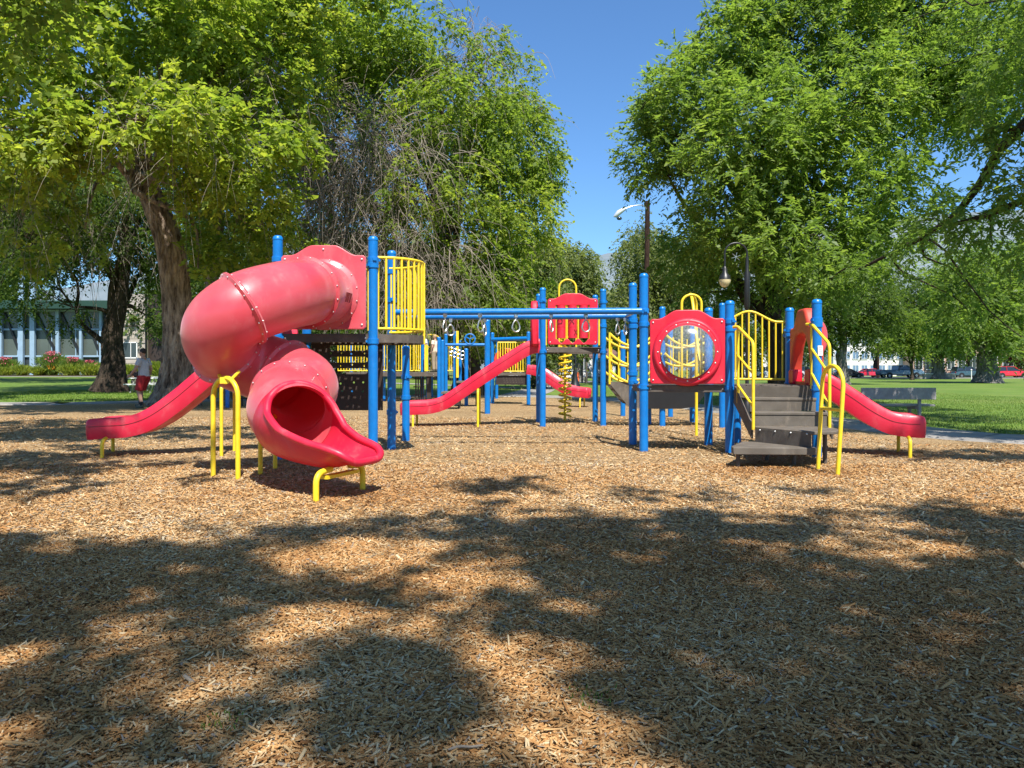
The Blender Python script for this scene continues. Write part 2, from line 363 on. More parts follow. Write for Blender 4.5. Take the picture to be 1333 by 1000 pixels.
def grass_mat():
    m = bpy.data.materials.new('lawn_grass'); m.use_nodes = True; n = m.node_tree.nodes; l = m.node_tree.links
    b = n['Principled BSDF']; b.inputs['Roughness'].default_value = 0.85; b.inputs['Specular IOR Level'].default_value = 0.2
    tc = n.new('ShaderNodeTexCoord'); n1 = n.new('ShaderNodeTexNoise'); n1.inputs['Scale'].default_value = 0.35; n1.inputs['Detail'].default_value = 6
    n2 = n.new('ShaderNodeTexNoise'); n2.inputs['Scale'].default_value = 9; n2.inputs['Detail'].default_value = 6
    l.new(tc.outputs['Object'], n1.inputs['Vector']); l.new(tc.outputs['Object'], n2.inputs['Vector'])
    mh = n.new('ShaderNodeMath'); mh.operation = 'ADD'; l.new(n1.outputs['Fac'], mh.inputs[0]); l.new(n2.outputs['Fac'], mh.inputs[1])
    cr = n.new('ShaderNodeValToRGB'); cr.color_ramp.elements[0].position = 0.7; cr.color_ramp.elements[0].color = (0.070, 0.132, 0.018, 1)
    cr.color_ramp.elements[1].position = 1.25; cr.color_ramp.elements[1].color = (0.140, 0.205, 0.034, 1)
    mr = n.new('ShaderNodeMapRange'); mr.inputs['From Max'].default_value = 2; l.new(mh.outputs[0], mr.inputs['Value'])
    cr.color_ramp.elements[0].position = 0.38; cr.color_ramp.elements[1].position = 0.62
    l.new(mr.outputs['Result'], cr.inputs[0])
    n3 = n.new('ShaderNodeTexNoise'); n3.inputs['Scale'].default_value = 0.16; n3.inputs['Detail'].default_value = 8; n3.inputs['Roughness'].default_value = 0.65; l.new(tc.outputs['Object'], n3.inputs['Vector'])
    m3 = n.new('ShaderNodeMapRange'); m3.inputs['From Min'].default_value = 0.50; m3.inputs['From Max'].default_value = 0.72; m3.inputs['To Max'].default_value = 0.7; l.new(n3.outputs['Fac'], m3.inputs['Value'])
    x3 = n.new('ShaderNodeMix'); x3.data_type = 'RGBA'; x3.inputs['B'].default_value = (0.20, 0.19, 0.06, 1); l.new(m3.outputs['Result'], x3.inputs['Factor']); l.new(cr.outputs[0], x3.inputs['A']); l.new(x3.outputs['Result'], b.inputs['Base Color'])
    bp = n.new('ShaderNodeBump'); bp.inputs['Strength'].default_value = 0.8; bp.inputs['Distance'].default_value = 0.05; l.new(n2.outputs['Fac'], bp.inputs['Height']); l.new(bp.outputs[0], b.inputs['Normal'])
    return m
GRASS = grass_mat()
CONC = mat('path_concrete', (0.29, 0.27, 0.245), 0.9, col2=(0.21, 0.195, 0.175), var_scale=1.5, bump=0.3, bump_scale=30)
ASPH = mat('street_asphalt', (0.055, 0.055, 0.057), 0.9, var=0.2, var_scale=0.6)
SOIL = mat('bed_soil', (0.16, 0.10, 0.06), 0.95, var=0.3)
MOUNT = mat('dry_mountain_scrub', (0.17, 0.20, 0.22), 0.95, col2=(0.12, 0.155, 0.17), var_scale=0.004, spec=0.05)

# ================================================================ THE SETTING
def sheet(name, xs, ys, m, dz=0.0, kind='structure'):
    X, Y = np.meshgrid(xs, ys); Z = gz(X, Y) + dz
    V = np.stack([X, Y, Z], -1).reshape(-1, 3); nx, ny = len(xs), len(ys)
    i, j = np.meshgrid(np.arange(nx - 1), np.arange(ny - 1)); a = (j * nx + i).ravel()
    F = np.stack([a, a + 1, a + nx + 1, a + nx], -1)
    return obj(name, np_mesh(name, V, F, m), kind=kind)
gx = np.array([-6000, -1500, -400, -150, -90, -70, -60, -50, -40, -32, -26, -20, -16, -12, -9, -6, -3, 0, 3, 6, 12, 20, 30, 60, 120, 400, 1500, 6000.])
gy = np.concatenate([[-3000, -300, -60, -20, 0, 15, 28], np.arange(34, 82, 4), [90, 110, 140, 200, 400, 1200, 3000, 9000]]).astype(float)
sheet('ground', gx, gy, GRASS)

EDGE = [(-40, 24.5), (-30, 25), (-16.9, 25.6), (-14.7, 26.2), (-11.8, 28.2), (-6.2, 32), (-3.7, 33.2), (-1, 33.6), (1.0, 33.2), (3.5, 29.5), (4.9, 24.5), (5.8, 20.0), (6.6, 16), (7.2, 13.2), (8.2, 12.0), (10.5, 9.5), (13, 5), (14, 0), (12, -7), (6, -12), (-8, -14), (-25, -12), (-40, -4)]
E3 = catmull([(x, y, 0) for x, y in EDGE] + [(EDGE[0][0], EDGE[0][1], 0)], 8)[:-1]
mb = MB(); mb.add([(p.x, p.y, float(gz(p.x, p.y)) + 0.004) for p in E3], [tuple(range(len(E3)))])
chip_me = mb.mesh('wood_chip_bed', CHIP_BED, smooth=0)
bm = bmesh.new(); bm.from_mesh(chip_me); bmesh.ops.triangulate(bm, faces=bm.faces); bm.to_mesh(chip_me); bm.free()
obj('wood_chip_bed', chip_me, kind='structure')
mb = MB(); n = len(E3); vs = []
for i, p in enumerate(E3):
    t = (E3[(i + 1) % n] - E3[i - 1]).normalized(); nn = Vector((-t.y, t.x, 0)) 
    for k, (off, z) in enumerate(((-0.06, 0.0), (0.0, 0.035), (1.62, 0.035), (1.7, 0.0))):
        q = p + nn * off; vs.append((q.x, q.y, float(gz(q.x, q.y)) + z))
fs = []
for i in range(n):
    j = (i + 1) % n
    for k in range(3): fs.append((i * 4 + k, i * 4 + k + 1, j * 4 + k + 1, j * 4 + k))
mb.add(vs, fs); mb.build('path', CONC, kind='structure', smooth=0)
def strip(name, pts, w_, m, dz=0.012):
    P = catmull([(x, y, 0) for x, y in pts], 10); mb = MB(); vs = []
    for i, p in enumerate(P):
        t = (P[min(i + 1, len(P) - 1)] - P[max(i - 1, 0)]).normalized(); nn = Vector((-t.y, t.x, 0))
        for s in (-1, 1):
            q = p + nn * s * w_ / 2; vs.append((q.x, q.y, float(gz(q.x, q.y)) + dz))
    mb.add(vs, [(2 * i, 2 * i + 1, 2 * i + 3, 2 * i + 2) for i in range(len(P) - 1)])
    return mb.build(name, m, kind='structure', smooth=0)
strip('lawn_path', [(0.3, 34.9), (1.2, 42), (2.2, 52), (4.4, 66), (9, 84)], 2.0, CONC)
strip('lawn_path', [(1.5, 47), (-3, 52), (-10, 55)], 1.6, CONC, 0.016)
strip('walkway', [(-75, 71), (-56, 71.5), (-45, 71), (-32, 69.5), (-20, 66)], 2.2, CONC)
strip('street', [(-10, 121), (40, 121), (160, 121)], 26, ASPH, 0.012)
mb = MB(); mb.box((75, 107.6, 0.06), (170, 0.4, 0.14)); mb.build('kerb', CONC, kind='structure')
# mountains beyond the town
xs = np.linspace(-5200, 5200, 160); ys = np.linspace(5000, 8500, 40)
X, Y = np.meshgrid(xs, ys)
def fbm(X, Y, s, seed, o=5):
    r = np.random.default_rng(seed); Z = np.zeros_like(X); a = 1.0
    for k in range(o):
        for q in range(3):
            th = r.uniform(0, 2 * PI); ph = r.uniform(0, 6.28); Z += a * np.sin((X * math.cos(th) + Y * math.sin(th)) / s + ph + 1.3 * np.sin((X * math.sin(th) - Y * math.cos(th)) / (s * 1.7) + ph))
        a *= 0.5; s *= 0.48
    return Z / 5
Z = (0.35 + 0.65 * sstep(-5200, -600, X)) * (820 + 230 * fbm(X, Y, 900, 3) + 0.09 * (np.abs(X - 900))) * sstep(5000, 7200, Y) * 1.32
V = np.stack([X, Y, Z - 20], -1).reshape(-1, 3); nx = len(xs)
i, j = np.meshgrid(np.arange(nx - 1), np.arange(len(ys) - 1)); a = (j * nx + i).ravel()
obj('mountains', np_mesh('mountains', V, np.stack([a, a + 1, a + nx + 1, a + nx], -1), MOUNT), kind='structure')

# ---------------------------------------------------------------- buildings
STEELBLUE = mat('pale_blue_steel', (0.27, 0.39, 0.50), 0.5, var=0.1, var_scale=2)
GLASSG = mat('dim_green_grey_glass', (0.095, 0.115, 0.098), 0.22, spec=0.5, var=0.18, var_scale=0.4)
GLASSD = mat('dark_window_glass', (0.045, 0.06, 0.065), 0.12, spec=0.6, var=0.3, var_scale=0.7)
FASCIA = mat('dark_green_fascia', (0.012, 0.045, 0.03), 0.6)
BLOCK = mat('tan_grey_block', (0.42, 0.37, 0.32), 0.9, var=0.15, var_scale=1.5)
BRICK = mat('pale_brick_wall', (0.55, 0.36, 0.28), 0.9, var=0.15)
ROOFM = mat('brown_shingle', (0.16, 0.085, 0.065), 0.9, var=0.25, var_scale=4)
STUCCO = mat('white_stucco', (0.78, 0.76, 0.72), 0.9, var=0.05)
BLUEGL = mat('blue_facade_glass', (0.16, 0.26, 0.40), 0.15, spec=0.6, var=0.3, var_scale=0.3)

b = thing('glass_hall', 'low public hall with pale blue steel columns and grey-green glazed bays behind the flower bed', 'building')
YB = 80; g0 = 0.6
def PX(px, Y=YB): return (px - 666.5) * Y / 1000
def PZ(py, Y=YB): return CAM_Z + (482 - py) * Y / 1000
cols_px = [-95, -58, -20, 4.5, 30.5, 45.5, 78, 108, 134, 157]
cw = {30.5: 0.52, 45.5: 0.5, 78: 0.34}
column_me = {}
for px in cols_px:
    m2 = MB(); wd = cw.get(px, 0.26); top = PZ(352 if px in (30.5, 45.5, 78) else 404)
    m2.box((PX(px), YB - 0.35, (g0 + top) / 2), (wd, 0.35, top - g0)); m2.build('column', STEELBLUE, b, bevel=0.02)
for p, q in zip(cols_px[:-1], cols_px[1:]):
    x0, x1 = PX(p), PX(q)
    for (ya, yb) in ((404, 429), (429, 464), (464, 480)):
        m2 = MB(); m2.box(((x0 + x1) / 2, YB + 0.05, (PZ(ya) + PZ(yb)) / 2), (x1 - x0 - 0.02, 0.12, PZ(ya) - PZ(yb) - 0.02))
        m2.build('pane', GLASSG if yb != 480 else GLASSD, b)
    if x1 - x0 > 1.6:
        m2 = MB(); m2.beam((x0 + 0.2, YB - 0.12, PZ(408)), (x1 - 0.15, YB - 0.12, PZ(463)), 0.16, 0.2); m2.build('dark_diagonal', BLACK, b)  # black strip slanting across each wide bay
        m2 = MB(); m2.box(((x0 + x1) / 2 + 0.5, YB - 0.05, (PZ(430) + PZ(463)) / 2), (0.09, 0.1, PZ(430) - PZ(463))); m2.build('mullion', STEELBLUE, b)
for (py, h, dy) in ((404, 0.3, 0.2), (429, 0.2, 0.1), (464, 0.18, 0.1), (352, 0.22, 0.3)):
    m2 = MB(); xa, xb = (PX(-95), PX(157)) if py != 352 else (PX(30), PX(150))
    m2.box(((xa + xb) / 2, YB - dy, PZ(py)), (xb - xa, 0.16, h)); m2.build('rail', STEELBLUE, b, bevel=0.02)
m2 = MB(); m2.box(((PX(-95) + PX(157)) / 2, YB - 0.9, PZ(398.5)), (PX(157) - PX(-95), 2.0, 0.85)); m2.build('fascia', FASCIA, b, bevel=0.03)
m2 = MB(); m2.box(((PX(-95) + PX(157)) / 2, YB + 5, (g0 + PZ(393)) / 2), (PX(157) - PX(-95), 9.6, PZ(393) - g0)); m2.build('body', GLASSG, b)
at_base(b, (PX(60), YB, g0))
b = thing('block_building', 'tan masonry block building with one dark window beside the shaded tree trunk', 'building')
z0, z1 = g0, PZ(383); x0, x1 = PX(157) + 0.02, PX(191)
rows = 20; hgt = (z1 - z0) / rows
m2 = MB(); m2.box(((x0 + x1) / 2, YB + 4, (z0 + z1) / 2), (x1 - x0, 8, z1 - z0)); m2.build('wall', BLOCK, b)
course = None
for r in range(rows):
    zc = z0 + (r + 0.5) * hgt
    if PZ(467) < zc < PZ(444.5): continue
    o = obj('block_course', course, b) if course else None
    if not course:
        m3 = MB(); m3.box((0, 0, 0), (x1 - x0 - 0.04, 0.1, hgt - 0.04)); course = m3.mesh('block_course', BLOCK); o = obj('block_course', course, b)
    o.location = ((x0 + x1) / 2, YB - 0.03, zc)
m2 = MB(); m2.box((PX(168), YB - 0.05, PZ(456)), (1.76, 0.1, 1.6)); wn = m2.build('window', GLASSD, b)
m2 = MB()
for (cx, cz, dx, dz_) in ((PX(168), PZ(446), 1.9, 0.1), (PX(168), PZ(466), 1.9, 0.12), (PX(157.5), PZ(456), 0.1, 1.7), (PX(178.8), PZ(456), 0.1, 1.7), (PX(171), PZ(456), 0.06, 1.6)): m2.box((cx, YB - 0.1, cz), (dx, 0.08, dz_))
m2.build('frame', WHITE, wn)
m2 = MB(); m2.box((PX(168), YB - 0.12, PZ(424)), (1.7, 0.12, 0.16)); m2.build('ledge', BROWN, b)
m2 = MB(); m2.box((PX(205), YB + 1.2, (z0 + z1) / 2), (PX(222) - PX(191) - 0.04, 1.8, z1 - z0 - 0.01)); m2.build('shaded_side', DARKP, b)  # side wall lying in shade, the shade built in as a dark material
m2 = MB(); m2.tube([(PX(191), YB - 0.2, z0), (PX(191), YB - 0.2, z1)], 0.09, 8); m2.build('downpipe', BLACK, b)
at_base(b, (PX(175), YB, g0))

def simple_building(name, label, x0, x1, Y, z1, wallm, winm, nwx, nwz, dep=10, roofm=None, frame=WHITE, z0=0.0):
    b = thing(name, label, 'building')
    m2 = MB(); m2.box(((x0 + x1) / 2, Y + dep / 2, (z0 + z1) / 2), (x1 - x0, dep, z1 - z0)); m2.build('wall', wallm, b)
    m2 = MB(); m2.box(((x0 + x1) / 2, Y + dep / 2, z1 + 0.12), (x1 - x0 + 0.5, dep + 0.5, 0.25)); m2.build('roof', roofm or wallm, b)
    cw_ = (x1 - x0) / nwx; ch = (z1 - z0) / nwz
    wm = MB(); wm.box((0, 0, 0), (cw_ * 0.68, 0.12, ch * 0.55)); wm = wm.mesh('window', winm)
    fm = MB()
    for s in (-1, 1):
        fm.box((0, -0.05, s * ch * 0.285), (cw_ * 0.74, 0.08, 0.1)); fm.box((s * cw_ * 0.35, -0.05, 0), (0.1, 0.08, ch * 0.5))
    fm.box((0, -0.05, 0), (0.07, 0.07, ch * 0.5)); fm = fm.mesh('frame', frame)
    for i in range(nwx):
        for j in range(nwz):
            o = obj('window', wm, b); o.location = (x0 + (i + 0.5) * cw_, Y - 0.04, z0 + (j + 0.52) * ch); obj('frame', fm, o)
    at_base(b, ((x0 + x1) / 2, Y, z0)); return b
simple_building('office_building', 'far white and blue glass-fronted building across the street behind the pickup truck', PX(1085, 150), PX(1188, 150), 150, PZ(436, 150), STUCCO, BLUEGL, 9, 3)
simple_building('brick_building', 'far low pale brick building across the street between pickup and parked wagon', PX(1189, 146), PX(1300, 146), 146, PZ(452, 146), BRICK, GLASSD, 8, 1)
simple_building('white_hall', 'long low white building far beyond the tower with the game panel', PX(640, 125), PX(800, 125), 125, PZ(452, 125), STUCCO, GLASSD, 10, 1, roofm=ROOFM)
simple_building('shop_building', 'far rust-toned low building behind the red car near the picture edge', PX(1302, 150), PX(1420, 150), 150, PZ(440, 150), mat('rust_brick', (0.34, 0.17, 0.12), 0.9, var=0.2), GLASSD, 6, 1)
simple_building('grey_house', 'far pale house glimpsed through the stair tower railing', PX(930, 140), PX(1060, 140), 140, PZ(456, 140), STUCCO, GLASSD, 6, 1, roofm=ROOFM)

# gazebo on the lawn with picnic tables and sitters
gb = thing('picnic_shelter', 'open picnic shelter with brown hipped roof beyond the lawn lamp', 'shelter')
Yg = 70; gx0, gx1 = PX(759, Yg), PX(815, Yg); zc = PZ(466.5, Yg); cxg = (gx0 + gx1) / 2
mb = MB(); hw = (gx1 - gx0) / 2
mb.add([(cxg - hw, Yg - 2, zc), (cxg + hw, Yg - 2, zc), (cxg + hw, Yg + 3, zc), (cxg - hw, Yg + 3, zc), (cxg - hw * 0.35, Yg + 0.5, zc + 0.9), (cxg + hw * 0.35, Yg + 0.5, zc + 0.9)], [(0, 1, 5, 4), (1, 2, 5), (2, 3, 4, 5), (3, 0, 4), (3, 2, 1, 0)])
mb.build('roof', ROOFM, gb, smooth=0)
for sx in (-0.92, 0.0, 0.92):
    for yy in (-1.7, 2.7):
        mb = MB(); mb.box((cxg + sx * hw, Yg + yy, zc / 2), (0.16, 0.16, zc)); mb.build('post', BROWN, gb)
at_base(gb, (cxg, Yg, 0))
def picnic_table(name, label, x, y, top, base, L=1.8, rz=0.0, group=None):
    t = thing(name, label, 'picnic table', (x, y, float(gz(x, y))), group, rz)
    for yy in (-0.24, 0, 0.24):
        mb = MB(); mb.box((0, yy, 0.74), (L, 0.22, 0.045)); mb.build('plank', top, t, bevel=0.01)
    for s in (-1, 1):
        mb = MB(); mb.box((0, s * 0.68, 0.44), (L, 0.26, 0.045)); mb.build('seat', top, t, bevel=0.01)
        mb = MB(); mb.beam((s * L * 0.33, -0.62, 0.0), (s * L * 0.33, -0.12, 0.72), 0.06, 0.06); mb.beam((s * L * 0.33, 0.62, 0.0), (s * L * 0.33, 0.12, 0.72), 0.06, 0.06); mb.beam((s * L * 0.33, -0.8, 0.39), (s * L * 0.33, 0.8, 0.39), 0.05, 0.06)
        mb.build('frame', base, t)
    return t
picnic_table('picnic_table', 'dark picnic table under the brown-roofed shelter', cxg - 0.4, Yg + 0.3, BROWN, BLACK)
picnic_table('picnic_table', 'white-topped picnic table beside the shaded forked tree trunk', PX(190, 39), 39, WHITE, STEEL, 1.5)
picnic_table('picnic_table', 'pale picnic table between the walking man and the big leaning trunk', PX(207, 41), 41.5, WHITE, STEEL, 1.7)
mb = MB()
for i, px in enumerate((1206, 1217, 1229, 1240)):
    pass
for i, (xa, xb) in enumerate(((1202, 1221), (1223, 1243))):
    t = thing('concrete_barrier', ('pale concrete block wall by the kerb just past the pickup', 'pale concrete block wall by the kerb in front of the wagon')[i], 'low wall')
    a_, b_ = PX(xa, 100), PX(xb, 100)
    m2 = MB(); m2.box(((a_ + b_) / 2, 100, 0.32), (b_ - a_, 0.5, 0.64)); m2.build('block', CONC, t, bevel=0.05)
    m2 = MB(); m2.box(((a_ + b_) / 2, 100, 0.69), (b_ - a_ + 0.1, 0.62, 0.1)); m2.build('coping', STUCCO, t, bevel=0.03)
    at_base(t, ((a_ + b_) / 2, 100, 0))
ORANGE = mat('orange_marker', (0.75, 0.13, 0.04), 0.5)
for i, (px, lab) in enumerate(((713, 'slim orange marker post beside the pale tree trunk on the lawn'), (752.5, 'slim orange marker post beside the black lawn lamp'))):
    t = thing('marker_post', lab, 'post', group='orange marker posts on the lawn'); x = PX(px, 62)
    m2 = MB(); m2.lathe([(0.09, 0), (0.09, 0.95), (0.05, 1.02), (0, 1.03)], (x, 62, 0), 10); m2.build('tube', ORANGE, t)
    m2 = MB(); m2.lathe([(0.16, 0), (0.16, 0.05), (0.09, 0.08)], (x, 62, 0), 10); m2.build('foot', BLACK, t); at_base(t, (x, 62, 0))

# ================================================================ PLAYGROUND
PR = 0.0635
def post_mesh(h, r=PR):
    m = MB(); m.lathe([(r, -0.05), (r, h - r * 1.0), (r * 1.06, h - r * 1.0), (r * 1.06, h - r * 0.8), (r * 0.95, h - r * 0.42), (r * 0.68, h - r * 0.14), (r * 0.34, h - 0.01), (0, h)], n=20)
    return m.mesh('post', BLUE)
_clamp = MB(); _clamp.lathe([(PR + .001, -0.035), (PR + 0.011, -0.035), (PR + 0.014, -0.02), (PR + 0.009, 0), (PR + 0.014, 0.02), (PR + 0.011, 0.035), (PR + .001, 0.035)], n=20)
_clamp.box((0, -PR - 0.014, 0), (0.05, 0.03, 0.03)); _clamp.box((PR + 0.014, 0, 0), (0.03, 0.05, 0.03))
CLAMP = _clamp.mesh('clamp', BLUE)
_posts = {}
def post(parent, x, y, h, clamps=(), r=PR):
    k = (round(h, 2), r)
    if k not in _posts: _posts[k] = post_mesh(h, r)
    o = obj('post', _posts[k], parent); o.location = (x, y, 0)
    for c in clamps:
        q = obj('clamp', CLAMP, o); q.location = (0, 0, c); q.rotation_euler = (0, 0, random.uniform(0, 6)); q.scale = (r / PR, r / PR, 1)
    return o
def perforated(parent, poly_fn, x0, x1, y0, y1, z, pitch=0.085, hole=0.023, zfun=None, name='deck_plate', m=BROWN):
    """steel deck sheet with a grid of real holes; poly_fn(x, y) says whether a cell belongs to the deck"""
    nx = max(1, int((x1 - x0) / pitch)); ny = max(1, int((y1 - y0) / pitch)); px, py = (x1 - x0) / nx, (y1 - y0) / ny
    m2 = MB(); zf = zfun or (lambda x, y: z)
    for i in range(nx):
        for j in range(ny):
            cx, cy = x0 + (i + .5) * px, y0 + (j + .5) * py
            if poly_fn and not poly_fn(cx, cy): continue
            hx, hy = (hole * 0.5, hole * 0.95) if (i + j) % 2 else (hole * 0.95, hole * 0.5)
            o = [(cx - px / 2, cy - py / 2), (cx + px / 2, cy - py / 2), (cx + px / 2, cy + py / 2), (cx - px / 2, cy + py / 2)]
            q = [(cx - hx, cy - hy), (cx + hx, cy - hy), (cx + hx, cy + hy), (cx - hx, cy + hy)]
            m2.add([(a, b, zf(a, b)) for a, b in o + q], [(k, (k + 1) % 4, 4 + (k + 1) % 4, 4 + k) for k in range(4)])
    me = m2.mesh(name, m, smooth=0)
    bm = bmesh.new(); bm.from_mesh(me); bmesh.ops.remove_doubles(bm, verts=bm.verts, dist=0.0005)
    bmesh.ops.recalc_face_normals(bm, faces=bm.faces); bm.to_mesh(me); bm.free()
    o = obj(name, me, parent); s = o.modifiers.new('thickness', 'SOLIDIFY'); s.thickness = 0.012; return o
def skirt(parent, pts, z0, z1, t=0.03, name='deck_edge', m=BROWN, closed=True):
    n = len(pts)
    for i in range(n if closed else n - 1):
        a, b = Vector((*pts[i], 0)), Vector((*pts[(i + 1) % n], 0)); d = (b - a)
        mb = MB(); mid = (a + b) / 2
        mb.box((mid.x, mid.y, (z0 + z1) / 2), (d.length - 0.10, t, z1 - z0), rz=math.atan2(d.y, d.x)); o = mb.build(name, m, parent, bevel=0.006)
        mb = MB(); nn = Vector((d.y, -d.x, 0)).normalized(); 
        for f in (0.08, 0.92):
            p = a + d * f + nn * (t / 2); mb.ball((p.x, p.y, (z0 + z1) / 2), 0.012, 8, 6)
        q = mb.build('bolt', BOLT, o); q['kind'] = 'stuff'
def rail(parent, pts, r=0.0165, rad=0.07, name='rail', m=YELLOW, n=10):
    mb = MB(); mb.tube(rounded(pts, rad), r, n); return mb.build(name, m, parent)
_bal = {}
def baluster(parent, x, y, z0, z1, r=0.0125, m=YELLOW, name='baluster'):
    k = (round(z1 - z0, 2), r, m.name)
    if k not in _bal:
        mb = MB(); mb.tube([(0, 0, 0), (0, 0, z1 - z0)], r, 8); _bal[k] = mb.mesh(name, m)
    o = obj(name, _bal[k], parent); o.location = (x, y, z0); return o
def hump(x0, x1, zb, zt, rise, nn=24, corner=0.03):
    """outline of a play panel: straight sides, a swelling crest in the middle"""
    out = [(x0 + corner, zb), (x1 - corner, zb), (x1, zb + corner), (x1, zt - corner), (x1 - corner, zt)]
    for i in range(nn + 1):
        t = 1 - i / nn; x = x0 + corner * 2 + (x1 - x0 - 4 * corner) * t
        s = sstep(0.06, 0.36, t) * (1 - sstep(0.64, 0.94, t)); out.append((x, zt + rise * float(s)))
    return out + [(x0 + corner, zt), (x0, zt - corner), (x0, zb + corner)]
def bolts_on(parent, pts, y, r=0.014):
    mb = MB()
    for (x, z) in pts: mb.ball((x, y, z), (r, r * 0.7, r), 8, 6)
    o = mb.build('bolt', BOLT, parent); o['kind'] = 'stuff'; return o

# ---------- tower A : tall deck with the enclosed tube slide
tA = thing('play_tower', 'tall blue-posted play tower with rounded yellow balcony that the red tube slide leaves from', 'play tower')
A = [(-3.07, 10.07), (-1.83, 10.12), (-1.775, 11.33), (-3.02, 11.30)]
DZ = 1.65
for (x, y), cl in zip(A, ((2.62, 1.6), (2.55, 2.62, 1.55), (2.62, 2.2, 1.6, .55), (2.6, 1.6))): post(tA, x, y, 2.94, cl)
post(tA, -1.752, 12.68, 1.58, (1.06, 0.72))
perforated(tA, None, A[0][0] + 0.06, A[1][0] - 0.02, 10.1, 11.3, DZ)
skirt(tA, A, DZ - 0.115, DZ - 0.005)
# half-round balcony
bc = Vector((-1.80, 10.72)); br = 0.56
arc = [(bc.x + br * math.cos(t), bc.y + br * math.sin(t)) for t in np.linspace(-PI / 2, PI / 2, 17)]
perforated(tA, lambda x, y: (x - bc.x) ** 2 + (y - bc.y) ** 2 < (br - 0.03) ** 2, bc.x, bc.x + br, bc.y - br, bc.y + br, DZ + 0.001)
mb = MB()
pa = [Vector((x, y, 0)) for x, y in arc]
for i in range(len(pa) - 1):
    d = pa[i + 1] - pa[i]; m_ = (pa[i] + pa[i + 1]) / 2; mb.box((m_.x, m_.y, DZ - 0.06), (d.length + 0.006, 0.03, 0.11), rz=math.atan2(d.y, d.x))
mb.build('balcony_edge', BROWN, tA)
bal = thing  # noqa
gd = MB(); gd.tube([(x, y, 2.66) for x, y in arc], 0.02, 10); barr = gd.build('balcony_barrier', YELLOW, tA)
mb = MB(); mb.tube([(x, y, 1.72) for x, y in arc], 0.018, 10); mb.build('bottom_rail', YELLOW, barr)
for t in np.linspace(-PI / 2 + 0.05, PI / 2 - 0.05, 17):
    baluster(barr, bc.x + br * math.cos(t), bc.y + br * math.sin(t), 1.72, 2.66, 0.0165)
for t in (-PI / 2 + .02, -0.02, PI / 2 - .02):
    baluster(barr, bc.x + (br + 0.012) * math.cos(t), bc.y + (br + .012) * math.sin(t), 1.53, 2.66, 0.019, name='stanchion')
# yellow frame behind the entrance panel
for sx in (-2.99, -1.885):
    rail(tA, [(sx, 10.10, 1.69), (sx, 10.10, 2.50), (sx + (0.1 if sx < -2.4 else -0.1), 10.10, 2.50)], 0.017, name='panel_frame')
# entrance panel with round hole, on the camera side
pcx = -2.45; pan = curve_mesh('entrance_panel', [hump(pcx - 0.55, pcx + 0.55, 1.70, 2.665, 0.13), circle(pcx, 2.155, 0.40, 48)], 0.045, FADED, 0.012)
o = obj('entrance_panel', pan, tA); o.location = (0, 10.0, 0)
bolts_on(o, [(pcx + sx * 0.5, z) for sx in (-1, 1) for z in (1.76, 2.61)] + [(pcx, 2.74)], -0.028)
# climbing wall panel under the deck, with slots and hand holds
def slot(cx, cz, w_, h_, n=8):
    r = h_ / 2; return [(cx + w_ / 2 - r + r * math.cos(a), cz + r * math.sin(a)) for a in np.linspace(-PI / 2, PI / 2, n)] + [(cx - w_ / 2 + r + r * math.cos(a), cz + r * math.sin(a)) for a in np.linspace(PI / 2, 1.5 * PI, n)]
loops = [[(-2.95, 0.58), (-1.90, 0.58), (-1.90, 1.56), (-2.95, 1.56)]] + [slot(-2.40, z, 0.56, 0.085) for z in (1.50, 1.325, 1.155)]
rr = random.Random(5)
for zz in (1.41, 1.24, 0.98, 0.87):
    for k in range(6):
        x = -2.84 + k * 0.165 + rr.uniform(-.02, .02)
        loops.append(circle(x, zz + rr.uniform(-.012, .012), 0.016, 8))
o = obj('climbing_panel', curve_mesh('climbing_panel', loops, 0.03, DARKP, 0.006), tA); o.location = (0, 11.30, 0)
at_base(tA, (-2.42, 10.7, 0))

# ---------- red tube slide
ts = thing('tube_slide', 'big spiral red enclosed tube slide with open scoop exit and yellow hoop legs', 'tube slide')
TR = 0.395
ctrl = [(-2.45, 10.02, 2.155), (-2.455, 9.70, 2.15), (-2.47, 9.35, 2.12), (-2.62, 8.80, 2.02), (-2.93, 8.38, 1.84), (-3.20, 8.42, 1.62), (-3.24, 8.75, 1.40), (-3.02, 9.02, 1.24), (-2.66, 9.03, 1.11), (-2.375, 8.72, 0.985), (-2.39, 8.28, 0.865), (-2.325, 7.92, 0.755), (-2.135, 7.62, 0.665)]
PATH = catmull(ctrl, 14); FR = frames(PATH)
idx = [0, 14 * 2 + 2, 14 * 4, 14 * 6, 14 * 8, 14 * 10, len(PATH) - 1]
def tube_part(i0, i1, name, m):
    mb = MB(); vs = []; fs = []; n = 40; k = 0
    for i in range(i0, i1 + 1):
        t, u, v = FR[i]
        for q in range(n):
            a = 2 * PI * q / n; vs.append(PATH[i] + (u * math.cos(a) + v * math.sin(a)) * (TR - 0.03 * float(sstep(len(PATH) - 20, len(PATH) - 1, i))))
    for i in range(i1 - i0):
        for q in range(n): fs.append((i * n + q, i * n + (q + 1) % n, (i + 1) * n + (q + 1) % n, (i + 1) * n + q))
    mb.add(vs, fs); return mb.build(name, m, ts, smooth=80)
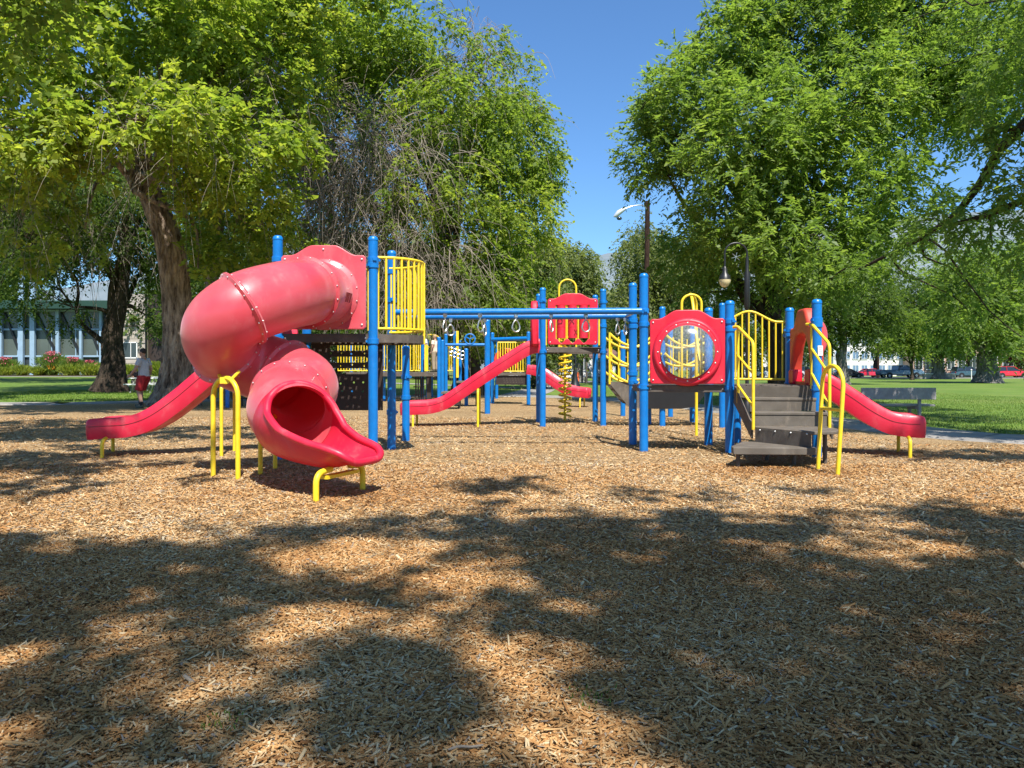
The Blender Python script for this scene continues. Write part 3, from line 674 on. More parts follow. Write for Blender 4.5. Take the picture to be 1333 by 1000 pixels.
def ring_at(i, parent, r0=TR - 0.004, r1=TR + 0.038, hw=0.020, m=FADED, name='flange', nb=16, scale=1.0):
    t, u, v = FR[i]; c = PATH[i]; mb = MB(); vs = []; fs = []; n = 48
    prof = [(r0, -hw * 1.9), (r1 - 0.014, -hw), (r1, -hw * 0.6), (r1, -hw * .1), (r1 - 0.006, 0), (r1, hw * .1), (r1, hw * 0.6), (r1 - 0.014, hw), (r0, hw * 1.9)]
    for (r, a_) in prof:
        for q in range(n):
            a = 2 * PI * q / n; vs.append(c + t * a_ + (u * math.cos(a) + v * math.sin(a)) * r)
    for i_ in range(len(prof) - 1):
        for q in range(n): fs.append((i_ * n + q, i_ * n + (q + 1) % n, (i_ + 1) * n + (q + 1) % n, (i_ + 1) * n + q))
    mb.add(vs, fs); o = mb.build(name, m, parent, smooth=50)
    mb = MB()
    for q in range(nb):
        a = 2 * PI * (q + .5) / nb; p = c + (u * math.cos(a) + v * math.sin(a)) * (r1 - 0.016)
        for s in (-1, 1):
            pp = p + t * s * (hw * 1.25); mb.ball(tuple(pp), 0.010, 6, 4)
    b_ = mb.build('bolt', BOLT, o); b_['kind'] = 'stuff'; return o
secs = []
for a, b_ in zip(idx[:-1], idx[1:]): secs.append(tube_part(a, b_, 'tube_section', FADED))
for k, i in enumerate(idx[1:-1]):
    ring_at(i, ts)
ring_at(1, ts, r1=TR + 0.07, hw=0.03)
# three little vent slots in the short collar section
t, u, v = FR[22]
for k in range(3):
    tt, uu, vv = FR[10 + 5 * k]; side = Vector((0.93, -0.2, -0.16)).normalized(); side = (side - tt * side.dot(tt)).normalized()
    p = PATH[10 + 5 * k] + side * (TR + 0.001); up = tt.cross(side)
    mb = MB(); mb.tube([p + up * 0.06, p - up * 0.06], [0.02, 0.006], 8); mb.build('vent_slot', DARKRED, ts)
# scooped exit chute
M0 = PATH[-1]
def chute_axis(s):
    """plan position and heading along the exit: it keeps turning after it leaves the last bend"""
    p = Vector((M0.x, M0.y, 0)); n = 12; ds = s / n
    for k in range(n):
        a = R(float(np.interp((k + .5) * ds, [-.2, 0, 0.75, 1.2], [-64, -56, -22, -20]))); p = p + Vector((math.cos(a), math.sin(a), 0)) * ds
    a = R(float(np.interp(s, [-.2, 0, 0.75, 1.2], [-64, -56, -22, -20]))); return p, Vector((-math.sin(a), math.cos(a), 0))
def s_end(ph):
    return float(np.interp(abs(ph) * 180 / PI, [0, 25, 50, 75, 95, 107, 117, 128, 142, 158, 180], [-0.03, 0.0, 0.05, 0.15, 0.34, 0.58, 0.79, 0.91, 0.97, 0.995, 1.0]))
def chute_pt(ph, s, r=TR):
    k = float(sstep(0.0, 0.9, s)); zc = M0.z - 0.03 * k - 0.02 * s
    up = math.cos(ph); sd = math.sin(ph)
    flare = 0.07 * float(sstep(0.6, 1.0, s)) * (1 if up < 0 else 0) * (1 - abs(sd)) ** 0.5
    narrow = 1 - 0.05 * k
    if up < 0: sd = math.copysign(abs(sd) ** (1 - 0.45 * k), sd)
    zz = zc + r * up * (1 if up > 0 else 1 - 0.06 * k) + flare
    narrow = 1 - 0.02 * k
    p, sx = chute_axis(s); return Vector((p.x, p.y, 0)) + sx * (r * sd * narrow) + Vector((0, 0, zz))
NPH, NS = 73, 30; phs = np.linspace(-PI, PI, NPH); vs = []; fs = []
for ph in phs:
    e = s_end(ph)
    for j in range(NS + 1): vs.append(chute_pt(ph, -0.16 + (e + 0.16) * j / NS, TR - 0.028))
for i in range(NPH - 1):
    for j in range(NS): fs.append((i * (NS + 1) + j, i * (NS + 1) + j + 1, (i + 1) * (NS + 1) + j + 1, (i + 1) * (NS + 1) + j))
mb = MB(); mb.add(vs, fs); ch = mb.build('exit_chute', RED_SLIDE, ts, smooth=80)
sm = ch.modifiers.new('thickness', 'SOLIDIFY'); sm.thickness = 0.02; sm.offset = 1
rim = [chute_pt(ph, s_end(ph), TR - 0.022) for ph in phs[:-1]]
mb = MB(); mb.tube(rim, 0.036, 12, closed=True); mb.build('rim', RED_SLIDE, ch, smooth=80)
# legs : hoop under the elbow, two struts under the lower bend, two bent legs under the chute
hoopA, hoopB = Vector((-3.275, 8.42, -0.05)), Vector((-2.925, 8.20, -0.05)); hm = (hoopA + hoopB) / 2
dirh = (hoopB - hoopA).normalized(); rh = (hoopB - hoopA).length / 2
pts = [hoopA, hoopA + Vector((0, 0, 0.8))] + [hm + Vector((0, 0, 0.93)) + dirh * (-rh * math.cos(a)) + Vector((0, 0, rh * math.sin(a))) for a in np.linspace(0, PI, 13)] + [hoopB + Vector((0, 0, 0.8)), hoopB]
mb = MB(); mb.tube(pts, 0.027, 12); hp = mb.build('leg_hoop', YELLOW, ts)
pb = hm + Vector((0, 0, 1.08))
mb = MB(); mb.box((pb.x, pb.y, 1.06), (0.10, 0.06, 0.07))
mb.tube([pb, pb + dirh * 0.10 + Vector((0, 0.03, 0.05)), pb + dirh * 0.20 + Vector((-0.02, 0.12, 0.13))], 0.02, 8); mb.tube([pb, pb - dirh * 0.10 + Vector((0, 0.03, 0.05)), pb - dirh * 0.20 + Vector((0, 0.12, 0.13))], 0.02, 8)
mb.build('bracket', YELLOW, hp)
for (x, y) in ((-2.81, 8.58), (-2.79, 9.05)):
    mb = MB(); mb.tube([(x, y, -0.05), (x, y, 0.50), (x + 0.18, y - 0.03, 0.66)], 0.026, 12); mb.build('leg', YELLOW, ts)
l1, l2 = Vector((-1.735, 6.80, -0.05)), Vector((-1.452, 7.47, -0.05)); dl = (l2 - l1).normalized()
mb = MB(); mb.tube(rounded([l1, l1 + Vector((0, 0, 0.30)), l1 + Vector((0, 0, 0.32)) + dl * 0.22], 0.12, 6), 0.028, 12); mb.build('leg', YELLOW, ts)
mb = MB(); mb.tube(rounded([l2, l2 + Vector((0, 0, 0.30)), l2 + Vector((0, 0, 0.32)) - dl * 0.22], 0.12, 6), 0.028, 12); mb.build('leg', YELLOW, ts)
mb = MB(); mb.box(((l1 + l2) / 2) + Vector((0, 0, 0.255)), (0.5, 0.08, 0.03), rz=math.atan2(dl.y, dl.x)); mb.build('bracket', YELLOW, ts)
at_base(ts, (-2.6, 8.3, 0))

# ---------- open wave slides
def slide(name, label, prof, origin, heading, width, legs, m=RED_SLIDE, wall=0.15, under=0.11, cat='slide', seam=True):
    """prof: (distance, bed height) pairs; origin = point under the top of the bed; heading = plan angle"""
    t = thing(name, label, cat)
    P2 = catmull([(d, 0, z) for d, z in prof], 10); H = Vector((math.cos(heading), math.sin(heading), 0)); S = Vector((-H.y, H.x, 0)); O = Vector((origin[0], origin[1], 0))
    n = len(P2); vs = []; hw = width / 2; nsec = None
    for i, p in enumerate(P2):
        tt = (P2[min(i + 1, n - 1)] - P2[max(i - 1, 0)]).normalized(); nrm = Vector((-tt.z, 0, tt.x))
        f = i / (n - 1); e = min(1, (1 - f) / 0.07) if f > 0.93 else 1.0; e = math.sqrt(max(0.0, 1 - (1 - e) ** 2)) if e < 1 else 1
        h = wall * (0.62 + 0.38 * e); w_ = hw * (0.72 + 0.28 * e)
        sec = [(-w_ - 0.055, -under), (-w_ - 0.075, -under * .3), (-w_ - 0.07, h * 0.55), (-w_ - 0.06, h), (-w_ - 0.035, h + 0.022), (-w_ - 0.008, h), (-w_ + 0.03, 0.05), (-w_ + 0.10, 0.008), (0, 0), (w_ - 0.10, 0.008), (w_ - 0.03, 0.05), (w_ + 0.008, h), (w_ + 0.035, h + 0.022), (w_ + 0.06, h), (w_ + 0.07, h * 0.55), (w_ + 0.075, -under * .3), (w_ + 0.055, -under)]
        nsec = len(sec)
        for (u_, v_) in sec:
            q = p + nrm * v_; vs.append(O + H * q.x + S * u_ + Vector((0, 0, q.z)))
    fs = []
    for i in range(n - 1):
        for k in range(nsec):
            l = (k + 1) % nsec; fs.append((i * nsec + k, i * nsec + l, (i + 1) * nsec + l, (i + 1) * nsec + k))
    fs.append(tuple(range(nsec))); fs.append(tuple((n - 1) * nsec + k for k in range(nsec)))
    mb = MB(); mb.add(vs, fs); bed = mb.build('bed', m, t, smooth=55)
    for s in (-1, 1):        # moulded seam line along each side wall
        line = []
        for i in range(2, n - 3):
            p = P2[i]; tt = (P2[i + 1] - P2[i - 1]).normalized(); nrm = Vector((-tt.z, 0, tt.x)); q = p + nrm * (wall * 0.42)
            line.append(O + H * q.x + S * s * (hw + 0.0735) + Vector((0, 0, q.z)))
        mb = MB(); mb.tube(line, 0.0035, 6); mb.build('seam', DARKRED, bed)
    for (d, off, zt, bend) in legs:
        b0 = O + H * d + S * off; mb = MB()
        mb.tube(rounded([b0 + Vector((0, 0, -0.05)), b0 + Vector((0, 0, zt - 0.03)), b0 + Vector((0, 0, zt)) - S * (0.16 if off > 0 else -0.16) * bend], 0.1, 5), 0.024, 12); mb.build('leg', YELLOW, t)
    at_base(t, (O.x + H.x * prof[-1][0] * .5, O.y + H.y * prof[-1][0] * .5, 0)); return t
slide('wave_slide', 'open red wave slide running from behind the tube slide towards the walking man', [(0, 1.63), (0.35, 1.58), (0.75, 1.36), (1.12, 1.07), (1.5, 0.74), (1.85, 0.49), (2.15, 0.38), (2.5, 0.355), (2.72, 0.34)],
      (-3.06, 10.85), math.atan2(-0.10, -1), 0.44, [(2.44, 0.40, 0.26, 1), (2.62, -0.40, 0.26, 1), (0.92, 0.34, 0.98, 1), (0.92, -0.34, 0.98, 1)])
slide('long_slide', 'long straight open red slide descending beneath the row of hanging rings', [(0, 1.66), (0.3, 1.60), (0.7, 1.36), (1.3, 0.97), (1.75, 0.66), (2.05, 0.47), (2.35, 0.38), (2.65, 0.36), (2.98, 0.345)],
      (0.66, 16.15), PI, 0.5, [(1.36, 0.40, 0.78, 1), (1.36, -0.40, 0.78, 1), (2.70, 0.34, 0.25, 1), (2.70, -0.34, 0.25, 1)])
slide('short_slide', 'short red open slide beside the stairs, its end facing the grey park bench', [(0, 0.97), (0.22, 0.94), (0.5, 0.76), (0.78, 0.56), (1.02, 0.43), (1.22, 0.385), (1.5, 0.37)],
      (4.19, 10.98), math.atan2(-0.30, 1.0), 0.52, [(1.28, -0.40, 0.28, 1), (1.28, 0.40, 0.28, 1)], wall=0.17)

# ---------- tower B : far tower with the noughts-and-crosses panel
tB = thing('play_tower', 'blue-posted play tower with red noughts-and-crosses panel above the yellow coil climber', 'play tower')
Bp = [(0.634, 15.86), (1.91, 16.1), (1.885, 17.4), (0.60, 17.15)]
for (x, y), cl in zip(Bp, ((2.6, 1.55), (2.6, 2.1, 1.55), (2.6, 1.6), (2.6, 1.6))): post(tB, x, y, 2.88, cl)
perforated(tB, None, 0.66, 1.86, 15.98, 17.2, DZ)
skirt(tB, Bp, DZ - 0.115, DZ - 0.005)
x0, x1 = W(713, 0, 15.95).x, W(778, 0, 15.95).x; zb, zt = 1.70, 2.655; xm = (x0 + x1) / 2
win_x0, win_x1, win_z0, win_z1 = xm - 0.35, xm + 0.35, 1.82, 2.52
wnd = [(win_x0, win_z1), (win_x0, win_z0)]
for k in range(3):
    a0 = win_x0 + k * (win_x1 - win_x0) / 3; wd = (win_x1 - win_x0) / 3
    wnd += [(a0 + wd * (0.12 + 0.76 * q), win_z0 - 0.085 * math.sin(PI * q)) for q in np.linspace(0, 1, 7)]
wnd += [(win_x1, win_z0), (win_x1, win_z1)]
pan = obj('game_panel', curve_mesh('game_panel', [hump(x0, x1, zb, zt, 0.11), wnd], 0.05, RED, 0.012), tB); pan.location = (0, 15.97, 0)
bolts_on(pan, [(x0 + .05, zb + .05), (x1 - .05, zb + .05), (x0 + .05, zt - .05), (x1 - .05, zt - .05)], -0.03)
_cyl = MB(); _cyl.tube([(0, 0, -0.112), (0, 0, 0.112)], 0.092, 20); _cyl = _cyl.mesh('game_cylinder', RED)
glyph = {(0, 1): 'O', (1, 1): 'X', (1, 0): 'X', (2, 2): 'X', (1, 2): 'X'}
T_X = text_mesh('game_letter', 'X', 0.17, DARKRED); T_O = text_mesh('game_letter', 'O', 0.17, DARKRED)
for k in range(3):
    cx = win_x0 + (k + .5) * (win_x1 - win_x0) / 3
    for r in range(3):
        c = obj('game_cylinder', _cyl, tB); c.location = (cx, 16.0, 1.95 + r * 0.228)
        g = glyph.get((k, r))
        if g:
            q = obj('game_letter', T_X if g == 'X' else T_O, c); off = {(1, 0): 0.065, (2, 2): 0.05, (1, 2): 0.06, (0, 1): -0.035, (1, 1): -0.02}[(k, r)]
            q.location = (off, -math.sqrt(0.092 ** 2 - off ** 2) - 0.003, 0.0); q.rotation_euler = (0, 0, math.asin(off / 0.092))
for k in range(4):
    baluster(tB, win_x0 + k * (win_x1 - win_x0) / 3, 15.985, 1.74, 2.52, 0.016, name='spindle')
for sx in (x0 - 0.035, x1 + 0.035): rail(tB, [(sx, 16.02, 1.69), (sx, 16.02, 2.45), (sx + (0.08 if sx < xm else -0.08), 16.02, 2.45)], 0.02, name='panel_frame')
# slide hood
def hood_mesh(name, y0, y1, zb, zt, rise, depth, m):
    out = hump(y0, y1, zb, zt - 0.10, rise + .10, corner=0.05); ym = (y0 + y1) / 2; hw = (y1 - y0) / 2
    op = [(ym - hw * 0.84, zb + 0.02), (ym - hw * 0.82, zb + (zt - zb) * .3), (ym - hw * 0.66, zb + (zt - zb) * .55), (ym - hw * 0.42, zb + (zt - zb) * .72)] + [(ym + hw * 0.42 * math.sin(a), zb + (zt - zb) * .72 + hw * .10 * math.cos(a)) for a in np.linspace(-1.4, 1.4, 9)] + [(ym + hw * 0.42, zb + (zt - zb) * .72), (ym + hw * 0.66, zb + (zt - zb) * .55), (ym + hw * 0.82, zb + (zt - zb) * .3), (ym + hw * 0.84, zb + 0.02)]
    me = curve_mesh(name, [out, op], depth, m, 0.045, 3); me.transform(Matrix.Rotation(R(90), 4, 'Z')); return me
o = obj('slide_hood', hood_mesh('slide_hood', 15.68, 16.66, 1.66, 2.50, 0.12, 0.15, RED), tB); o.location = (0.47, 0, 0)
# coil climber and its yellow arch behind the tower
cx, cy = W(735.5, 0, 17.75).x, 17.75
mb = MB(); mb.tube([(cx, cy, -0.05), (cx, cy, 2.9)], 0.028, 10); cc = mb.build('coil_pole', YELLOW, tB)
coil = [(cx + 0.14 * math.cos(a), cy + 0.14 * math.sin(a), 0.10 + 1.85 * a / (2 * PI * 13)) for a in np.linspace(0, 2 * PI * 13, 13 * 16)]
mb = MB(); mb.tube(coil, 0.021, 6); mb.build('coil', YELLOW, cc)
ax0, ax1 = W(727.8, 0, 17.6).x, W(750, 0, 17.6).x
mb = MB(); ra = (ax1 - ax0) / 2; mb.tube([(ax0, 17.6, 1.6)] + [((ax0 + ax1) / 2 - ra * math.cos(a), 17.6, 3.05 + ra * math.sin(a)) for a in np.linspace(0, PI, 13)] + [(ax1, 17.6, 1.6)], 0.022, 10); mb.build('climber_arch', YELLOW, tB)
at_base(tB, (1.26, 16.6, 0))

# ---------- ladder of hanging rings between towers
rl = thing('ring_ladder', 'overhead pair of blue bars with steel hand rings hanging below', 'ring ladder')
mb = MB(); mb.tube([(-1.72, 11.28, 2.02), (1.86, 11.02, 2.02)], 0.047, 14); mb.build('bar', BLUE, rl)
mb = MB(); mb.tube([(-1.70, 12.3, 2.02), (1.84, 12.08, 2.02)], 0.047, 14); mb.build('bar', BLUE, rl)
for xe, ya, yb in ((1.80, 11.02, 12.08), (-1.62, 11.28, 12.3)):
    mb = MB(); mb.tube([(xe, ya, 2.02), (xe, yb, 2.02)], 0.025, 10); mb.build('cross_bar', STEEL, rl)
def ring_mesh():
    mb = MB(); pts = []
    for a in np.linspace(0, 2 * PI, 28)[:-1]:
        r = 0.060; x = r * math.sin(a) * (1 - 0.28 * max(0, math.cos(a))); z = r * math.cos(a) * (1.75 if math.cos(a) > 0 else 1.05)
        pts.append((x, 0, z - 0.185))
    mb.tube(pts, 0.0115, 8, closed=True); return mb.mesh('ring', STEEL)
_ring = ring_mesh(); _hg = MB(); _hg.tube([(0, 0, -0.085), (0, 0, -0.01)], 0.011, 8); _hg.box((0, 0, -0.01), (0.05, 0.04, 0.05)); _hg = _hg.mesh('hanger', STEEL)
def hang(x, y, z, a, sw=0.0):
    o = obj('ring', _ring, rl); o.location = (x, y, z); o.rotation_euler = (sw, 0, a); q = obj('hanger', _hg, o)
for px, a in ((579.5, 1.2), (625, 0.9), (671.5, 0.35), (717.5, 1.15), (762.5, 0.3)): hang(W(px, 0, 11.15).x, 11.15, 1.975, a, random.uniform(-.05, .05))
for px, a in ((586.5, 0.25), (631, 1.2)): hang(W(px, 0, 12.2).x, 12.2, 1.97, a)
for px, a in ((804, 0.9), (814, 1.1)): hang(W(px, 0, 12.0).x, 12.0, 1.97, a)
at_base(rl, (0, 11.7, 0))

# ---------- tower C : bubble window tower
tC = thing('play_tower', 'low blue-posted play tower with red panel and round clear bubble window', 'play tower')
C1, C2, C3, C4 = (1.895, 11.05), (3.075, 10.85), (1.90, 12.08), (3.065, 11.98); DC = 0.955
post(tC, *C1, 2.57, (2.02, 1.83, 0.93)); post(tC, *C3, 2.55, (1.95, 1.86, 1.12, 0.98)); post(tC, *C2, 2.16, (1.86, 1.75, 0.91)); post(tC, *C4, 2.15, (1.8, 0.93))
perforated(tC, None, 1.93, 3.05, 10.98, 12.0, DC)
skirt(tC, [C1, C2, C4, C3], DC - 0.10, DC - 0.005)
bx0, bx1 = 1.965, 3.005; bcx, bcz = 2.485, 1.427; yaw = math.atan2(C2[1] - C1[1], C2[0] - C1[0])
PM = bpy.data.objects.new('bubble_panel', None)
me = curve_mesh('bubble_panel', [hump(bx0 - bcx, bx1 - bcx, 0.975, 1.90, 0.125), circle(0, bcz, 0.392, 56)], 0.05, RED, 0.012)
bp_ = obj('bubble_panel', me, tC); bp_.location = (bcx, 10.90, 0); bp_.rotation_euler = (0, 0, yaw)
Mx = Matrix.Rotation(R(90), 4, 'X')
mb = MB(); mb.lathe([(0.392, 0.0), (0.40, 0.055), (0.425, 0.068), (0.455, 0.062), (0.475, 0.04), (0.485, 0.0)], (0, -0.02, bcz), 56, M=Mx, caps=False); mb.build('window_ring', RED, bp_, smooth=50)
mb = MB(); mb.lathe([(0.42, 0.066), (0.400, 0.073), (0.375, 0.073), (0.372, 0.05)], (0, -0.02, bcz), 56, M=Mx, caps=False); mb.build('retaining_ring', RED, bp_, smooth=50)
bolts_on(bp_, [(0.41 * math.cos(a), bcz + 0.41 * math.sin(a)) for a in np.linspace(0, 2 * PI, 17)[:-1]], -0.09, 0.012)
bolts_on(bp_, [(bx0 - bcx + .045, 1.03), (bx1 - bcx - .045, 1.03), (bx0 - bcx + .045, 1.85), (bx1 - bcx - .045, 1.85)], -0.03, 0.013)
prof = [(0.385 * math.cos(t), 0.05 + 0.17 * math.sin(t)) for t in np.linspace(0, PI / 2, 16)]; prof[-1] = (0, prof[-1][1])
mb = MB(); mb.lathe(prof, (0, -0.02, bcz), 56, M=Mx, caps=False); mb.build('window_dome', DOME, bp_, smooth=80)
# yellow fireman-style pole and arch behind the window
px_ = W(906.5, 0, 13.6).x
mb = MB(); mb.tube(rounded([(px_, 13.6, -0.05), (px_, 13.6, 2.42), (px_ - 0.19, 13.3, 2.50), (px_ - 0.24, 12.9, 2.40), (px_ - 0.24, 12.3, 1.1)], 0.2), 0.026, 10); mb.build('slide_pole', YELLOW, tC)
mb = MB(); q0, q1 = W(887.5, 0, 12.1).x, W(913, 0, 12.1).x; rr_ = (q1 - q0) / 2
mb.tube([(q0, 12.1, 0.96)] + [((q0 + q1) / 2 - rr_ * math.cos(a), 12.1, 2.22 + rr_ * 0.9 * math.sin(a)) for a in np.linspace(0, PI, 13)] + [(q1, 12.1, 0.96)], 0.021, 10); mb.build('pole_arch', YELLOW, tC)
at_base(tC, (2.5, 11.5, 0))

# ---------- stair tower D
tD = thing('play_tower', 'low blue-posted tower with yellow arched railing at the top of the brown stairs', 'play tower')
D1, D2 = (4.095, 10.32), (4.235, 11.72)
post(tD, *D1, 2.13, (1.84, 1.78, 0.93)); post(tD, *D2, 2.13, (1.78, 1.7, 0.95)); post(tD, 3.62, 12.35, 0.95)
quad = [(C2[0] + .07, C2[1]), D1, D2, (C4[0] + .08, C4[1])]
def inq(x, y):
    s = True
    for i in range(4):
        a, b2 = quad[i], quad[(i + 1) % 4]
        if (b2[0] - a[0]) * (y - a[1]) - (b2[1] - a[1]) * (x - a[0]) < 0.02: s = False
    return s
perforated(tD, inq, 3.1, 4.28, 10.3, 12.1, DC + 0.008)
skirt(tD, quad, DC - 0.10, DC)
fa, fb = Vector((3.13, 12.0, 0)), Vector((4.20, 11.78, 0)); top = []
for t_ in np.linspace(0, 1, 25):
    p = fa + (fb - fa) * t_; top.append((p.x, p.y, 1.91 + 0.17 * float(sstep(0.1, 0.5, t_) * (1 - sstep(0.5, 0.9, t_)))))
mb = MB(); mb.tube(top, 0.019, 10); fr_ = mb.build('arched_railing', YELLOW, tD)
mb = MB(); mb.tube([(fa.x, fa.y, 1.03), (fb.x, fb.y, 1.03)], 0.016, 10); mb.build('bottom_rail', YELLOW, fr_)
for k in range(11):
    t_ = (k + .5) / 11; p = fa + (fb - fa) * t_; baluster(fr_, p.x, p.y, 1.03, float(np.interp(t_, np.linspace(0, 1, 25), [q[2] for q in top])), 0.0135)
o = obj('slide_hood', hood_mesh('slide_hood', 10.46, 11.58, 0.965, 1.90, 0.15, 0.17, ORANGE_RED), tD); o.location = (4.30, 0.0, 0); o.rotation_euler = (0, 0, 0)
o.rotation_euler = (0, 0, R(-5)); o.location = (4.215 - 11 * math.sin(R(5)) * 1.0, 11 * (1 - math.cos(R(5))), 0)
el = [(0.115 * math.cos(a_), 1.62 + 0.235 * math.sin(a_)) for a_ in np.linspace(0, 2 * PI, 33)[:-1]]
q = obj('hood_wing', curve_mesh('hood_wing', [el], 0.09, FADED, 0.03, 2), tD); q.location = (4.20, 10.52, 0)
for yy, s in ((10.66, 1), (11.36, -1)):
    mb = MB(); mb.box((4.16 + (0.03 if s < 0 else 0), yy, 1.07), (0.14, 0.22, 0.22)); mb.build('slide_step', RED, tD, bevel=0.03)
sg = MB(); sg.box((0, 0, 0), (0.075, 0.006, 0.135)); sg = sg.build('notice', WHITE, tD, bevel=0.002); sg.location = (D1[0] + 0.02, D1[1] - 0.068, 1.43); sg.rotation_euler = (0, 0, R(12))
for k in range(4):
    mb = MB(); mb.box((0, -0.0045, 0.045 - k * 0.028), (0.055 - 0.012 * (k % 2), 0.002, 0.006)); mb.build('print_line', mat('grey_print', (0.35, 0.36, 0.4), 0.7) if k == 0 else bpy.data.materials['grey_print'], sg)
at_base(tD, (3.7, 11.2, 0))

# ---------- stairs
st = thing('stairs', 'brown-grey coated play stairs with turning lower steps below the arched railing', 'stairs')
steps = [  # (top z, polygon)
    (0.800, [(3.20, 10.33), (4.06, 10.24), (4.12, 10.62), (3.16, 10.85)]),
    (0.622, [(3.17, 10.03), (4.10, 9.98), (4.07, 10.27), (3.2, 10.36)]),
    (0.440, [(3.13, 9.86), (3.56, 9.12), (3.72, 9.12), (3.88, 9.20), (4.0, 9.36), (4.06, 9.56), (4.10, 10.02), (3.17, 10.06)]),
    (0.250, [(2.63, 9.13), (3.60, 9.08), (3.62, 9.17), (3.18, 9.90), (2.98, 9.92), (2.66, 9.32)])]
for i, (z, poly) in enumerate(steps):
    mb = MB(); mb.prism(poly, z - (0.085 if i == 3 else 0.04), z); o = mb.build('tread', STEP, st, bevel=0.008)
    if i < 3:
        a, b_ = Vector((*poly[0], 0)), Vector((*poly[1], 0)); 
        zlow = steps[i + 1][0] + 0.002
        d = b_ - a; mb = MB(); m_ = (a + b_) / 2; mb.box((m_.x, m_.y + 0.02, (z - 0.02 + zlow) / 2), (d.length - 0.01, 0.02, z - 0.02 - zlow), rz=math.atan2(d.y, d.x)); rs_ = mb.build('riser', STEP if i < 2 else BROWN, st)
        mb = MB(); nn = Vector((d.y, -d.x, 0)).normalized()
        for k in range(4 if i == 2 else 0):
            p = a + d * (0.08 + 0.28 * k) + nn * 0.0; mb.ball((p.x, p.y - 0.0, (z - .035)), 0.012, 8, 6)
        if i == 2: q = mb.build('bolt', BOLT, rs_); q['kind'] = 'stuff'
mb = MB(); a, b_ = Vector((3.13, 10.80, 0)), Vector((4.05, 10.36, 0)); d = b_ - a; m_ = (a + b_) / 2
mb.box((m_.x, m_.y - 0.03, 0.865), (d.length, 0.02, 0.17), rz=math.atan2(d.y, d.x)); mb.build('riser', STEP, st)
for sx, yt, yb in ((3.12, 10.75, 9.98), (4.13, 10.5, 9.9)):
    mb = MB(); vs = [(sx, yt, 0.95), (sx, yb, 0.47), (sx, yb, 0.28), (sx, yt, 0.70)]
    mb.add([(x - 0.012, y, z) for x, y, z in vs] + [(x + 0.012, y, z) for x, y, z in vs], [(0, 1, 2, 3), (7, 6, 5, 4)] + [(i, (i + 1) % 4, 4 + (i + 1) % 4, 4 + i) for i in range(4)]); mb.build('stringer', BROWN, st)
for (x, y, z) in ((2.72, 9.24, 0.17), (3.87, 9.50, 0.40), (3.45, 9.4, 0.17), (3.3, 9.95, 0.4)):
    mb = MB(); mb.tube([(x, y, -0.05), (x, y, z)], 0.026, 10); mb.build('leg', BROWN, st)
def handrail(x, yb, yf, zbt, zft, zbb, zfb):
    h = rail(st, [(x - .04, yb + 0.08, zbt), (x, yb, zbt), (x, yf, zft), (x, yf, zfb)], 0.021, 0.07, 'handrail')
    rail(h, [(x, yb, zbt), (x, yb, zbb)], 0.019, name='upright')
    for f in (0.36, 0.74):
        rail(h, [(x, yb, zbt + (zbb - zbt) * (f + .02)), (x, yf, zft + (zfb - zft) * f)], 0.017, name='slanted_bar')
handrail(3.125, 10.62, 9.95, 1.77, 1.53, 0.71, 0.40)
handrail(4.03, 10.33, 9.75, 1.79, 1.50, 0.92, 0.42)
at_base(st, (3.5, 9.9, 0))
hh = thing('hand_hoop', 'tall yellow hoop handle with one cross bar standing beside the lowest stair', 'handle hoop')
a, b_ = Vector((3.575, 8.98, -0.05)), Vector((3.60, 8.50, -0.05)); ta, tb = Vector((3.625, 8.98, 1.0)), Vector((3.665, 8.50, 1.0)); m_ = (ta + tb) / 2; dv = (tb - ta); 
mb = MB(); mb.tube([a, a * .5 + ta * .5] + [m_ - dv / 2 * math.cos(t_) + Vector((0, 0, 0.22 * math.sin(t_))) for t_ in np.linspace(0, PI, 15)] + [b_ * .5 + tb * .5, b_], 0.0235, 12); mb.build('hoop', YELLOW, hh)
pa_, pb_ = a + (ta - a) * .74, b_ + (tb - b_) * .74
mb = MB(); mb.tube([pa_, pb_], 0.02, 10); mb.build('cross_bar', YELLOW, hh); at_base(hh, (3.59, 8.74, 0))

# ---------- dipped bridge to tower E
tE = thing('bridge', 'sagging brown perforated bridge with looping yellow rails between blue posts', 'play bridge')
for (x, y, h, c) in ((3.13, 16.0, 2.5, (1.9,)), (4.27, 15.6, 2.54, (1.9, .95)), (4.05, 17.25, 2.5, ()), (2.95, 16.6, 0.9, ()), (2.83, 19.6, 2.2, (1.9,)), (3.96, 19.2, 2.2, (1.9,))): post(tE, x, y, h, c)
bx = [1.99, 2.34, 2.75, 3.2, 3.65, 3.92, 4.22]; bz = [0.905, 0.86, 0.47, 0.42, 0.5, 0.86, 0.905]
zfun = lambda x, y: float(np.interp(x, [1.99, 2.06, 2.42, 2.75, 3.5, 3.8, 4.15, 4.22], [0.905, 0.90, 0.46, 0.42, 0.42, 0.46, 0.90, 0.905]))
perforated(tE, None, 1.99, 4.22, 15.95, 16.95, 0, 0.09, 0.04, zfun, 'walkway_plate')
mb = MB(); xs_ = [1.99, 2.06, 2.42, 2.75, 3.5, 3.8, 4.15, 4.22]
vs = []
for x in xs_: vs += [(x, 15.93, 0.93), (x, 15.93, zfun(x, 0) - 0.05)]
for (i0, i1, mm_) in ((0, 3, STEP), (3, 7, BLACK)):
    mb = MB(); mb.add(vs[2 * i0:2 * i1 + 2], [(2 * i, 2 * i + 1, 2 * i + 3, 2 * i + 2) for i in range(i1 - i0)]); o = mb.build('side_skirt', mm_, tE, smooth=0); s_ = o.modifiers.new('thickness', 'SOLIDIFY'); s_.thickness = 0.02
